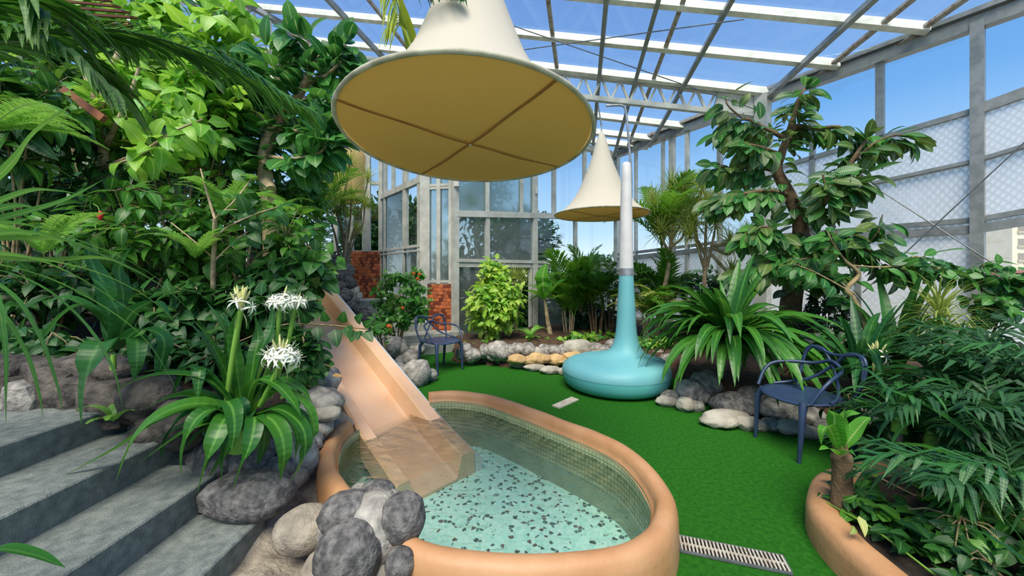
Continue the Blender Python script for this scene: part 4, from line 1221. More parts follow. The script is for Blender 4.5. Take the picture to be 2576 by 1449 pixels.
LV = {
    'mid': [leafmesh('leaf', L['mid'], .52, .2, .7, 4, 'ovate'), leafmesh('leaf', L['mid'], .48, .25, 1.1, 4, 'ovate', twist=.3)],
    'light': [leafmesh('leaf', L['light'], .62, .2, .7, 4, 'heart'), leafmesh('leaf', L['light'], .58, .2, 1.2, 4, 'heart', twist=-.3)],
    'dark': [leafmesh('leaf', L['dark'], .46, .2, .6, 4, 'ovate'), leafmesh('leaf', L['dark'], .5, .3, 1.0, 4, 'ovate', twist=.3)],
    'round': [leafmesh('leaf', L['round'], .8, .15, .5, 5, 'heart'), leafmesh('leaf', L['round'], .75, .2, .9, 5, 'heart', twist=.2)],
    'rubber': [leafmesh('leaf', L['rubber'], .5, .18, .5, 5, 'ellip'), leafmesh('leaf', L['rubber'], .46, .25, .8, 5, 'ellip', twist=.2), leafmesh('leaf', L['rubber_bright'], .5, .2, .4, 5, 'ellip')],
    'rubber_l': [leafmesh('leaf', L['rubber_bright'], .6, .12, .4, 5, 'ellip'), leafmesh('leaf', L['rubber_bright'], .58, .2, .8, 5, 'ellip', twist=.2)],
    'lance': [leafmesh('leaf', L['light'], .26, .2, .9, 5, 'lance'), leafmesh('leaf', L['mid'], .24, .2, 1.2, 5, 'lance')],
    'biglance': [leafmesh('leaf', L['mid'], .3, .2, 1.2, 6, 'lance', wav=.1), leafmesh('leaf', L['dark'], .34, .2, .8, 6, 'lance')],
    'hib': [leafmesh('leaf', L['hib'], .66, .2, .7, 4, 'ovate'), leafmesh('leaf', L['hib'], .6, .25, 1.1, 4, 'ovate', twist=.4)],
    'chart': [leafmesh('leaf', L['chart'], .42, .2, .7, 6, 'lobed'), leafmesh('leaf', L['chart'], .5, .2, 1.1, 6, 'lobed', twist=.3), leafmesh('leaf', L['light'], .44, .2, .8, 6, 'lobed')],
    'maroon': [leafmesh('leaf', L['redleaf'], .5, .2, .8, 4, 'ovate'), leafmesh('leaf', L['dark'], .5, .2, .8, 4, 'ovate')],
    'pothos': [leafmesh('leaf', L['round'], .7, .2, .8, 5, 'heart'), leafmesh('leaf', L['dark'], .66, .2, .6, 5, 'heart'), leafmesh('leaf', L['mid'], .7, .2, .8, 5, 'heart')],
    'ground': [leafmesh('leaf', L['light'], .6, .2, .8, 5, 'lobed'), leafmesh('leaf', L['hib'], .6, .2, .8, 5, 'lobed')],
    'tree': [leafmesh('leaf', L['tree'], .5, .2, .7, 2, 'ovate')],
}

def shrub(name, label, cat, root, crown, rad, kind, size, clusters=34, per=7, stems=6, twig='twig', group=None, droop=.35, sr=.012, flowers=0, limit=300, shell=.55):
    """a bush: stems from the root into an ellipsoid crown, twigs, leaves in sprays along the twig ends"""
    root = Vector(root); crown = Vector(crown)
    t = thing(name, root, label, cat, group)
    tips = []
    smb = []
    for i in range(stems):
        a = 2 * PI * i / stems + R.uniform(-.4, .4)
        tip = crown + Vector((rad[0] * .55 * math.cos(a), rad[1] * .55 * math.sin(a), rad[2] * R.uniform(-.1, .75)))
        mid = root.lerp(tip, .5) + Vector((R.uniform(-.1, .1), R.uniform(-.1, .1), .08)) * rad[2]
        pts = crom([root + Vector((R.uniform(-.05, .05), R.uniform(-.05, .05), -.05)), root.lerp(mid, .5) + rv(.02), mid, tip], 4)
        m = MB().tube(pts, [sr * 1.5 * (1 - .7 * k / (len(pts) - 1)) for k in range(len(pts))], 5)
        tips.append(pts); smb.append(m)
    lv = Leaves(t)
    for c in range(clusters):
        d = rv(); d.z = d.z * .9 + .1
        if d.y > .3 and R.random() < .5: d.y = -d.y
        rr = R.uniform(shell, 1.0)
        p = crown + Vector((d.x * rad[0] * rr, d.y * rad[1] * rr, d.z * rad[2] * rr))
        si = min(range(len(tips)), key=lambda i: min((q - p).length for q in tips[i][len(tips[i]) // 3:]))
        near = min(tips[si][len(tips[si]) // 3:], key=lambda q: (q - p).length)
        tw = [near, near.lerp(p, .5) + Vector((0, 0, .03)), p]
        smb[si].tube(tw, [sr * .5, sr * .35, sr * .2], 4)
        od = (p - near).normalized() if (p - near).length > .01 else d
        for k in range(per):
            u = k / per
            q = p - od * (u * size * 1.6)
            a = 2.4 * k + c
            side = od.orthogonal().normalized()
            side = Matrix.Rotation(a, 3, od) @ side
            dr_ = (od * (.55 if k else 1.2) + side * .9 + Vector((0, 0, -droop)) + rv(.25)).normalized()
            up = (Vector((0, 0, 1)) + od * .5 + rv(.25) + Vector((0, -.35, 0))).normalized()
            lv.add(R.choice(LV[kind]), aim(q, dr_, up, size * R.uniform(.7, 1.2), R.uniform(-.3, .3)))
    for m in smb: m.build('stem', M[twig], t, True)
    lv.finish(limit)
    return t, lv

def branchy(name, label, cat, root, branches, kind, size, per_m=26, mat='bark', start=.3, group=None, extra=None, droop=.5, spread=1.0, limit=300):
    """a tree whose limbs follow given curves; leaves sit in whorls along the outer part of every limb"""
    t = thing(name, root, label, cat, group)
    lv = Leaves(t)
    for bi, (pts, r0, r1, leafy) in enumerate(branches):
        c = crom(pts, 6)
        n = len(c)
        MB().tube(c, [r0 + (r1 - r0) * i / (n - 1) for i in range(n)], 10 if r0 > .04 else 6).build('trunk' if bi == 0 else 'branch', M[mat], t, True)
        if not leafy: continue
        ln_ = sum((c[i + 1] - c[i]).length for i in range(n - 1))
        cnt = int(per_m * ln_ * leafy)
        for k in range(cnt):
            u = start + (1 - start) * (k + R.random()) / cnt if k < cnt * .7 else R.uniform(.8, 1)
            f = min(u, .999) * (n - 1); i = int(f)
            p = c[i].lerp(c[i + 1], f - i); tg = (c[i + 1] - c[i]).normalized()
            sd_ = Matrix.Rotation(2.4 * k + R.uniform(-.3, .3), 3, tg) @ tg.orthogonal().normalized()
            d = (tg * (.7 if u < .9 else 1.0) + sd_ * spread + Vector((0, 0, -droop)) + rv(.2)).normalized()
            pt_ = p + d * size * .28
            up = (Vector((0, -.8, .7)) + tg * .3 + rv(.6)).normalized()
            lv.add(R.choice(LV[kind]), aim(pt_, d, up, size * R.uniform(.75, 1.2), R.uniform(-.4, .4)))
    if extra: extra(t, lv)
    lv.finish(limit)
    return t

def ribbon(pts, w_, mat, shape='strap', tilt=.0, fold=.25, n=None):
    """one long leaf along a curve of world points"""
    c = crom(pts, 5); n = len(c) - 1
    eye = Vector((0, 0, EYE))
    vs, fs, uvs = [], [], []
    prev = None
    for i, p in enumerate(c):
        tg = (c[min(i + 1, n)] - c[max(i - 1, 0)]).normalized()
        s = tg.cross(Vector((0, 0, 1)))
        if s.length < .15: s = prev if prev is not None else Vector((1, 0, 0))
        s = (s - tg * s.dot(tg)).normalized()
        if prev is not None and s.dot(prev) < 0: s = -s
        if prev is not None: s = (s * .5 + prev * .5); s = (s - tg * s.dot(tg)).normalized()
        prev = s
        s2 = Matrix.Rotation(tilt, 3, tg) @ s
        nn_ = s2.cross(tg)
        hw = max(.0008, SH[shape](i / n) * w_ * .5)
        if nn_.z < 0: nn_ = -nn_
        vs += [p - s2 * hw + nn_ * hw * fold, p, p + s2 * hw + nn_ * hw * fold]
    for i in range(n):
        a = i * 3
        for j in (0, 1):
            fs.append((a + j, a + j + 1, a + j + 4, a + j + 3))
            uvs.append([(j / 2, i / n), ((j + 1) / 2, i / n), ((j + 1) / 2, (i + 1) / n), (j / 2, (i + 1) / n)])
    return MB().add(vs, fs, uvs).mesh('leaf', mat, True)

STRAP = {}
def straps(mat, w_):
    k = (mat, w_)
    if k not in STRAP:
        o = []
        for a0, bend, pw in ((1.35, .5, 1.6), (1.25, 1.4, 1.4), (1.1, 2.1, 1.2), (.95, 2.3, 1.1), (.8, 2.2, 1.0), (.6, 2.0, 1.0), (.35, 1.7, 1.0), (1.2, 2.6, 1.3)):
            for tw in (-.35, .3):
                o.append((a0, leafmesh('leaf', L[mat], w_, .3, bend, 9, 'strap', 1.0, a0, pw, tw)))
        STRAP[k] = o
    return STRAP[k]
def strap_clump(label, c, n, length, w_, mat='strap', name='spider_lily', cat='lily', group=None, lean=0.0, a_bias=None, sectors=None, up=Vector((0, 0, 1)), only=None):
    t = thing(name, c, label, cat, group)
    st = straps(mat, w_)
    for k in range(n):
        yaw = 2.399 * k + R.uniform(-.25, .25) if not sectors else R.uniform(*sectors)
        i = R.randrange(len(st)) if only is None else R.choice(only)
        # inner leaves stand, outer ones hang
        me = st[i][1]
        p = Vector(c) + Vector((math.cos(yaw), math.sin(yaw), 0)) * .03 + Vector((0, 0, R.uniform(0, .08)))
        m = Matrix.Translation(p) @ Matrix.Rotation(yaw - PI / 2, 4, 'Z') @ Matrix.Diagonal([length * R.uniform(.75, 1.15)] * 3 + [1])
        inst('leaf', me, t, m)
    MB().tube([Vector(c) - Vector((0, 0, .08)), Vector(c) + Vector((0, 0, .05))], [.04, .03], 10).build('bulb_neck', M['stalk'], t, True)
    return t

# ---- fronds
def frond_mesh(mat, n=24, leaflet=.34, w_=.028, arch=1.1, a0=.9, droop=.7, L_=1.0, vee=.5, tipscale=.45, start=.16, pair_angle=.9, jit=.06):
    m = MB()
    y = z = 0.0; pts = []; seg = 20
    for i in range(seg + 1):
        u = i / seg; ang = a0 - arch * u ** 1.2
        pts.append((Vector((0, y, z)), ang))
        y += math.cos(ang) * L_ / seg; z += math.sin(ang) * L_ / seg
    for i in range(seg):                        # rachis as a thin folded strip
        a, b = pts[i][0], pts[i + 1][0]
        r_ = .008 * (1 - .8 * i / seg)
        m.add([a + Vector((-r_, 0, 0)), a + Vector((r_, 0, 0)), b + Vector((r_ * .9, 0, 0)), b + Vector((-r_ * .9, 0, 0)), a + Vector((0, 0, -r_)), b + Vector((0, 0, -r_))],
              [(0, 1, 2, 3), (1, 4, 5, 2), (4, 0, 3, 5)], [[(.5, .5)] * 4] * 3)
    for k in range(n):
        u = start + (1 - start) * k / (n - 1)
        f = min(u, .999) * seg; i = int(f)
        p = pts[i][0].lerp(pts[i + 1][0], f - i); ang = pts[i][1]
        tg = Vector((0, math.cos(ang), math.sin(ang))); nr = Vector((0, -math.sin(ang), math.cos(ang)))
        ll = leaflet * R.uniform(.85, 1.1) * (math.sin(PI * (.12 + .80 * (u - start) / (1 - start))) ** .7) * (1 if u < .8 else 1 - (1 - tipscale) * (u - .8) / .2 * .5)
        for s in (-1, 1):
            pa = pair_angle * (1 - .45 * u)
            d = (tg * math.cos(pa) + Vector((s, 0, 0)) * math.sin(pa) + nr * vee * .5 + rv(jit)).normalized()
            p1 = p + d * ll * .5 + Vector((0, 0, -droop * ll * .10))
            p2 = p + d * ll * .92 + Vector((0, 0, -droop * ll * .48))
            sd_ = d.cross(nr).normalized() * w_ * .5
            m.add([p - sd_ * .5, p + sd_ * .5, p1 + sd_, p1 - sd_, p2], [(0, 1, 2, 3), (3, 2, 4)], [[(.0, 0), (1, 0), (1, .5), (0, .5)], [(0, .5), (1, .5), (.5, 1)]])
    return m.mesh('frond', L[mat], False)
FR = {
    'areca': [frond_mesh('palm', 26, .34, .026, 1.3, .9, .6), frond_mesh('palm', 26, .32, .026, 1.7, 1.15, .8), frond_mesh('palm', 24, .34, .026, .9, 1.2, .5)],
    'areca_y': [frond_mesh('drac', 26, .32, .024, 1.4, .9, .7), frond_mesh('palm', 26, .30, .024, 1.7, 1.15, .8)],
    'dark': [frond_mesh('palm_dark', 15, .42, .034, 1.2, .8, 1.1, jit=.2), frond_mesh('palm_dark', 15, .38, .034, 1.7, 1.1, 1.4, jit=.22), frond_mesh('palm_dark', 14, .42, .04, .9, .6, 1.0, jit=.2), frond_mesh('strap_blue', 13, .4, .036, 1.4, .9, 1.2, jit=.24)],
    'fern': [frond_mesh('fern', 48, .17, .021, 1.2, .8, .3, vee=.2, start=.06, pair_angle=1.25), frond_mesh('fern', 48, .16, .021, 1.8, 1.1, .3, vee=.2, start=.06, pair_angle=1.25)],
    'lady': [frond_mesh('palm', 9, .42, .04, .6, .9, 1.0, start=.72, pair_angle=1.5, jit=.2), frond_mesh('palm', 9, .40, .036, .8, 1.1, 1.1, start=.72, pair_angle=1.5, jit=.2)],
    'big': [frond_mesh('palm', 40, .42, .034, .7, .25, 1.3, pair_angle=.8)],
}
def fronds(name, label, cat, c, n, length, kind, group=None, tilt=(0, 0), sectors=None, canes=0, cane_h=.5, cane_mat='stalk', pitch=(-.2, .3)):
    c = Vector(c)
    t = thing(name, c, label, cat, group)
    heads = [(c, 0)]
    if canes:
        heads = []
        for i in range(canes):
            a = 2 * PI * i / canes + R.random()
            b = c + Vector((math.cos(a), math.sin(a), 0)) * R.uniform(.02, .12)
            top_ = b + Vector((math.cos(a) * .14, math.sin(a) * .14, 1)) * cane_h * R.uniform(.7, 1.15)
            MB().tube(crom([b - Vector((0, 0, .05)), b.lerp(top_, .5) + rv(.01), top_], 4), [.022, .02, .02, .018, .018, .017, .016, .015, .014][:9], 8).build('cane', M[cane_mat], t, True)
            heads.append((top_, a))
    for k in range(n):
        h, a = heads[k % len(heads)]
        yaw = R.uniform(*sectors) if sectors else 2.4 * k + R.uniform(-.3, .3)
        m = Matrix.Translation(h) @ Matrix.Rotation(yaw - PI / 2, 4, 'Z') @ Matrix.Rotation(R.uniform(*pitch), 4, 'X') @ Matrix.Rotation(R.uniform(-.25, .25), 4, 'Y') @ Matrix.Diagonal([length * R.uniform(.75, 1.12)] * 3 + [1])
        inst('frond', R.choice(FR[kind]), t, m)
    return t
def frond_along(pts, leaflet, n, w_, mat, droop=1.0, side=1.0, shape_pow=.7):
    """a long palm frond whose rachis follows world points, leaflets hanging"""
    c = crom(pts, 8); N_ = len(c) - 1
    m = MB().tube(c, [.014 * (1 - .8 * i / N_) for i in range(N_ + 1)], 5)
    for k in range(n):
        u = .10 + .90 * k / (n - 1)
        f = min(u, .999) * N_; i = int(f)
        p = c[i].lerp(c[i + 1], f - i); tg = (c[i + 1] - c[i]).normalized()
        sd_ = tg.cross(Vector((0, 0, 1))).normalized()
        ll = leaflet * math.sin(PI * (.15 + .72 * u)) ** shape_pow * R.uniform(.9, 1.1)
        for s in (-1, 1):
            d = (tg * .75 + sd_ * s * .75 * side + Vector((0, 0, .15)) + rv(.06)).normalized()
            q = [p, p + d * ll * .35 + Vector((0, 0, -droop * ll * .06)), p + d * ll * .65 + Vector((0, 0, -droop * ll * .26)), p + d * ll * .85 + Vector((0, 0, -droop * ll * .60))]
            wv_ = d.cross(Vector((0, 0, 1))).normalized() * w_ * .5
            wv_ = Matrix.Rotation(s * .5, 3, d) @ wv_
            m.add([q[0] - wv_ * .4, q[0] + wv_ * .4, q[1] - wv_, q[1] + wv_, q[2] - wv_ * .75, q[2] + wv_ * .75, q[3]], [(0, 1, 3, 2), (2, 3, 5, 4), (4, 5, 6)],
                  [[(0, 0), (1, 0), (1, .3), (0, .3)], [(0, .3), (1, .3), (1, .7), (0, .7)], [(0, .7), (1, .7), (.5, 1)]])
    return m.mesh('frond', L[mat], False)

# ---- dracaena heads
def rosette(mat, n, w_, droop):
    m = MB()
    for k in range(n):
        a = 2.4 * k; el = 1.35 - 1.75 * (k / n) + R.uniform(-.1, .1)
        me = leafmesh('x', None, w_, .2, droop * R.uniform(.6, 1.3), 3, 'blade', R.uniform(.8, 1.1), 0, 1.3)
        d = Vector((math.cos(a) * math.cos(el), math.sin(a) * math.cos(el), math.sin(el)))
        m.join(me, aim(Vector((0, 0, 0)) + Vector((0, 0, .10 * (1 - k / n))), d, Vector((0, 0, 1))))
        bpy.data.meshes.remove(me)
    return m.mesh('leaf_rosette', L[mat], False)
ROS = [rosette('drac', 110, .04, .8), rosette('drac', 110, .04, 1.4), rosette('palm', 60, .05, .8)]
def dracaena(label, root, heads, size, mat='bark_pale', group=None):
    """heads: list of (branch points from the root up, head size factor)"""
    t = thing('dracaena', root, label, 'dracaena', group)
    for i, (pts, sf) in enumerate(heads):
        c = crom(pts, 5); n = len(c)
        MB().tube(c, [(.055 if i == 0 else .03) * (1 - .55 * k / (n - 1)) for k in range(n)], 8).build('trunk' if i == 0 else 'branch', M[mat], t, True)
        for rep in range(1):
            o = inst('leaf_rosette', R.choice(ROS[:2]), t, Matrix.Translation(c[-1]) @ Matrix.Rotation(R.uniform(0, 6), 4, 'Z') @ Matrix.Rotation(R.uniform(-.3, .3), 4, 'X') @ Matrix.Diagonal([size * sf] * 3 + [1]))
            o['kind'] = 'stuff'
    return t

# ---- spider lily flowers
def floret(open_=1.0, mat='petal'):
    m = MB()
    for k in range(6):
        a = k * PI / 3
        me = leafmesh('x', None, .13, .2, 2.5 * open_, 6, 'lance', .62, 0.0, .8)
        d = Vector((math.cos(a) * .75, math.sin(a) * .75, .75))
        m.join(me, aim(Vector((0, 0, .5)), d, Vector((-math.cos(a), -math.sin(a), .8))))
        bpy.data.meshes.remove(me)
    m.tube([(0, 0, 0), (0, 0, .5)], [.022, .018], 5)
    for k in range(3):
        a = k * 2.1
        m.tube([(0, 0, .5), (math.cos(a) * .12, math.sin(a) * .12, .85)], .006, 3)
    return m.mesh('floret', M[mat], True)
FLO = [floret(1.0), floret(.8), floret(1.15)]
BUD = MB().tube([(0, 0, 0), (0, 0, .45), (0, 0, .62), (0, 0, .85), (0, 0, .98)], [.012, .018, .045, .04, .008], 7).mesh('bud', M['bud'], True)
BRACT = leafmesh('bract', M['bud'], .22, .3, .6, 4, 'lance')
def flower(parent, stalk, size, n_open, n_bud, spread=1.0):
    c = crom(stalk, 5)
    MB().tube(c, [.014] * len(c), 8).build('flower_stalk', M['stalk'], parent, True)
    top_ = c[-1]; ax = (c[-1] - c[-2]).normalized()
    hd = thing('flower_head', top_)
    hd.parent = parent; hd.matrix_basis = Matrix.Translation(top_ - ORG[parent.name])
    for i in range(n_open + n_bud):
        b = i >= n_open
        a = 2.399 * i; el = R.uniform(.15, .9) if not b else R.uniform(1.0, 1.5)
        d = Vector((math.cos(a) * math.cos(el) * spread, math.sin(a) * math.cos(el) * spread, math.sin(el))).normalized()
        me = BUD if b else R.choice(FLO)
        q = d.to_track_quat('Z', 'Y').to_matrix().to_4x4()
        inst('bud' if b else 'floret', me, hd, Matrix.Translation(top_) @ q @ Matrix.Diagonal([size * R.uniform(.85, 1.1)] * 3 + [1]))
    for a in (0.4, 3.4):
        inst('bract', BRACT, hd, aim(top_, Vector((math.cos(a) * .5, math.sin(a) * .5, -1)), Vector((math.cos(a), math.sin(a), 0)), size * .8))

# ---- left bank: leafy shrubs
def ground_at(px, d):
    p = W(px, CY, d)
    return Vector((p.x, p.y, zt(p.x, p.y) if sq(p.x, p.y)[1] < 0 else 0.1))
def bank(label, px, py, d, rx, ry, kind, size, clusters, per=7, name='leafy_shrub', dx=0, stems=6, droop=.35, dry=1.0, twig='twig', limit=300, sr=.012, shell=.55, root_px=None):
    k = d / F
    cr = W(px, py, d)
    rt = ground_at(root_px if root_px is not None else px + dx, d + .05)
    return shrub(name, label, 'shrub', rt, cr, (rx * k, (rx + ry) * .38 * k, ry * k), kind, size * 1.16, int(clusters * 1.55), per, stems, twig, None, droop, sr, 0, limit, shell)
bank('tall pale green heart-leaved shrub in the middle of the left bank', 455, 330, 4.3, 210, 190, 'light', .19, 46, 7, stems=7)
bank('dark green leafy shrub filling the far left of the bank at mid height', 130, 430, 3.9, 210, 190, 'dark', .19, 46, 7)
bank('round-leaved shrub with pale bare stems behind the lily flowers', 610, 640, 3.9, 230, 170, 'mid', .15, 50, 7, stems=8, twig='bark_pale', sr=.014)
bank('dense mid green shrub left of the pale-stemmed one', 350, 600, 3.5, 220, 150, 'mid', .15, 50, 7)
bank('yellow-green big-leaved shrub below the roof at upper left', 520, 130, 5.0, 190, 130, 'light', .26, 40, 6)
bank('bright green shrub near the timber eave at top left', 250, 110, 4.8, 230, 150, 'light', .2, 44, 7)
bank('light green shrub just left of the slide top', 745, 530, 5.2, 105, 130, 'hib', .16, 46, 7)
bank('low dark round-leaved shrub under the lily flowers by the slide', 690, 780, 3.3, 130, 100, 'round', .12, 40, 7)
bank('low dark shrub behind the grey-green strap leaves', 470, 790, 3.2, 170, 90, 'round', .12, 44, 7)
bank('shadowy low shrub at the far left behind the long blades', 130, 740, 3.1, 200, 110, 'dark', .14, 44, 7)
bank('large-leaved dark shrub at the left edge above the fern', 40, 290, 3.4, 140, 170, 'biglance', .3, 30, 6)
bank('narrow-leaved shrub between the fig trunk and the pale green shrub', 590, 420, 4.9, 160, 170, 'mid', .17, 48, 7)
bank('glossy shrub of long leaves hanging over the middle of the bank', 560, 250, 4.7, 130, 120, 'biglance', .3, 26, 6)
bank('tall dark filler foliage added to block light against the left roof', 330, 260, 6.3, 420, 300, 'dark', .26, 120, 8, limit=300)  # back-fill foliage added to stop light showing through the bank
bank('broad dark filler foliage added to block light low behind the left bank', 430, 600, 5.6, 380, 240, 'dark', .24, 120, 8, limit=300)  # second light-blocking filler mass added behind the bank

bank('low leafy plants along the top of the retaining wall', 330, 900, 2.6, 150, 60, 'dark', .10, 30, 7)
bank('low leafy plants at the far left on the retaining wall', 60, 880, 2.6, 150, 60, 'round', .10, 26, 7)
bank('dark leafy plant between the lily and the slide skirt', 760, 900, 2.8, 70, 80, 'round', .09, 24, 7)
bank('leafy plant behind the foreground lily', 540, 900, 2.7, 110, 70, 'dark', .11, 30, 7)
bank('large-leaved shrub overhanging the left edge of the slide', 730, 690, 3.7, 90, 80, 'round', .16, 24, 7)
# pink and yellow touches
def blossom(parent, p, mat, s):
    m = MB()
    for k in range(5):
        a = k * 2 * PI / 5
        me = leafmesh('x', None, .8, .3, .9, 3, 'ellip', 1.0, .5)
        m.join(me, Matrix.Translation(p) @ Matrix.Rotation(-1.2, 4, 'X') @ Matrix.Rotation(a, 4, 'Z') @ Matrix.Diagonal((s, s, s, 1)))
        bpy.data.meshes.remove(me)
    m.tube([p, p + Vector((0, -s, .2 * s))], s * .08, 5)
    m.build('blossom', M[mat], parent, True)

# ---- fig tree with the pale cut trunk, left of the big canopy
fr = ground_at(690, 4.6)
fig = branchy('rubber_fig', 'rubber fig tree with thick pale trunk left of the large canopy', 'tree', fr, [
    ([fr - Vector((0, 0, .1)), W(680, 560, 4.6), W(668, 450, 4.6), W(664, 390, 4.6), W(690, 320, 4.65), W(735, 265, 4.6), W(770, 205, 4.6), W(790, 150, 4.6)], .10, .04, .9),
    ([W(735, 265, 4.6), W(700, 200, 4.5), W(668, 130, 4.5)], .035, .015, 1.4),
    ([W(770, 205, 4.6), W(820, 190, 4.5), W(862, 150, 4.5)], .035, .012, 1.5),
    ([W(790, 150, 4.6), W(770, 110, 4.6), W(730, 85, 4.5)], .03, .012, 1.6),
    ([W(790, 150, 4.6), W(840, 130, 4.6), W(872, 115, 4.6)], .03, .012, 1.6),
    ([W(690, 320, 4.65), W(760, 330, 4.4), W(815, 320, 4.3)], .03, .012, 1.7),
    ([W(664, 390, 4.6), W(730, 400, 4.3), W(800, 385, 4.2), W(830, 350, 4.2)], .03, .012, 1.5),
    ([W(735, 265, 4.6), W(790, 270, 4.4), W(842, 262, 4.4)], .025, .012, 1.6),
    ([W(690, 320, 4.65), W(640, 280, 4.6), W(600, 200, 4.6)], .03, .012, 1.2),
], 'rubber_l', .30, 38, 'bark_pale', .3)
MB().tube([W(667, 440, 4.55), W(672, 462, 4.5), W(682, 478, 4.44)], [.085, .075, .06], 12).build('cut_stub', M['bark_pale'], fig, True)

branchy('bare_branched_shrub', 'pale bare forked branches standing out in front of the left bank', 'shrub', ground_at(540, 3.3), [
    ([ground_at(540, 3.3) - Vector((0, 0, .1)), W(536, 690, 3.3), W(540, 600, 3.25), W(541, 552, 3.2)], .022, .018, .2),
    ([W(541, 552, 3.2), W(522, 490, 3.25), W(505, 425, 3.3)], .013, .007, .6), ([W(541, 552, 3.2), W(590, 505, 3.2), W(640, 440, 3.3)], .010, .005, .9),
    ([W(541, 552, 3.2), W(562, 530, 3.15), W(610, 528, 3.1)], .008, .005, .8), ([W(540, 600, 3.25), W(575, 570, 3.1), W(640, 540, 3.1), W(700, 520, 3.1)], .009, .005, .9),
    ([W(536, 660, 3.3), W(600, 600, 3.2), W(660, 560, 3.2)], .009, .005, .8), ([W(538, 650, 3.3), W(480, 600, 3.2), W(430, 560, 3.2)], .009, .005, .8)], 'round', .15, 15, 'bark_pale', .35)
branchy('pale_trunked_tree', 'young tree with pale stems and big heart leaves in the upper left bank', 'tree', ground_at(270, 4.0), [
    ([ground_at(270, 4.0) - Vector((0, 0, .1)), W(262, 420, 4.0), W(255, 290, 3.95), W(272, 200, 3.9), W(300, 130, 3.9)], .05, .025, .4),
    ([W(255, 290, 3.95), W(225, 220, 3.9), W(205, 170, 3.9)], .03, .015, .6), ([W(262, 380, 4.0), W(300, 300, 3.8), W(330, 230, 3.8), W(350, 170, 3.8)], .03, .015, .6),
    ([W(262, 420, 4.0), W(360, 380, 3.6), W(440, 330, 3.5), W(510, 300, 3.5)], .018, .008, 1.2), ([W(262, 420, 4.0), W(330, 400, 3.6), W(390, 370, 3.5)], .014, .008, 1.0)], 'light', .24, 13, 'bark_pale', .35, droop=.7)
# ---- ferns
for lab, px, py, d, n, ln_, sec, pit in (('light green fern at the far left below the big palm frond', -30, 330, 2.9, 5, .75, (-.6, .9), (-.4, .0)),
                                     ('fern with upright fronds at the left behind the long blades', 110, 640, 2.75, 8, .55, None, (-.1, .4)),
                                     ('fern among the shrubs in the middle of the left bank', 490, 650, 3.2, 9, .5, None, (-.2, .3)),
                                     ('fern spreading above the pale-stemmed shrub', 570, 540, 3.5, 10, .62, None, (-.2, .3)),
                                     ('fern hanging in front of the fig trunk', 700, 560, 4.2, 9, .6, None, (-.2, .3)),
                                     ('fern at the foot of the left retaining wall', 285, 1060, 2.1, 6, .22, None, (-.3, .2)),
                                     ('small fern low beside the slide skirt', 742, 1000, 2.75, 6, .25, None, (-.2, .3))):
    fronds('fern', lab, 'fern', W(px, py, d), n, ln_, 'fern', None, sectors=sec, pitch=pit)
fronds('areca_palm', 'green palm fronds behind the fig tree below the roof', 'palm', W(560, 380, 5.4), 12, 1.5, 'areca', None)
fronds('areca_palm', 'feathery palm left of the yellow canopy', 'palm', W(800, 560, 6.4), 12, 1.3, 'areca', None)

# ---- big palm close to the camera, upper left
palm = thing('palm', W(-260, 150, 1.75), 'large dark palm with arching fronds reaching in at the upper left corner', 'palm')
for pts, lf, n, w_ in (([W(-200, 120, 1.7), W(60, 82, 1.75), W(300, 78, 1.9), W(520, 140, 2.1), W(745, 262, 2.3)], .42, 62, .03),
                       ([W(-200, 130, 1.65), W(20, 105, 1.6), W(150, 125, 1.6), W(270, 215, 1.65)], .36, 40, .03),
                       ([W(-200, 60, 1.8), W(40, 20, 1.9), W(240, 60, 2.1), W(330, 110, 2.3)], .4, 36, .032),
                       ([W(-160, 40, 1.5), W(20, -20, 1.5), W(110, 30, 1.5)], .35, 24, .035)):
    inst('frond', frond_along(pts, lf, n, w_, 'palm_deep', .75, .55), palm, Matrix.Identity(4))
MB().tube([W(-330, 900, 2.0), W(-300, 500, 1.9), W(-262, 150, 1.75)], [.11, .10, .08], 10).build('trunk', M['bark'], palm, True)
palm2 = thing('palm', W(880, -130, 2.1), 'palm whose yellow-green frond tip hangs into the top beside the large canopy', 'palm')
for pts, lf, n, w_, mt in (([W(880, -130, 2.1), W(960, -70, 2.05), W(1002, 10, 2.0), W(1005, 60, 2.0)], .20, 22, .026, 'palm_yellow'),
                       ([W(880, -130, 2.1), W(985, -110, 2.0), W(1090, -60, 1.9), W(1150, -20, 1.9)], .2, 16, .022, 'palm_dark')):
    inst('frond', frond_along(pts, lf, n, w_, mt, 1.6), palm2, Matrix.Identity(4))
MB().tube([W(700, -600, 2.3), W(880, -130, 2.1)], [.06, .04], 8).build('stem', M['stalk'], palm2, True)

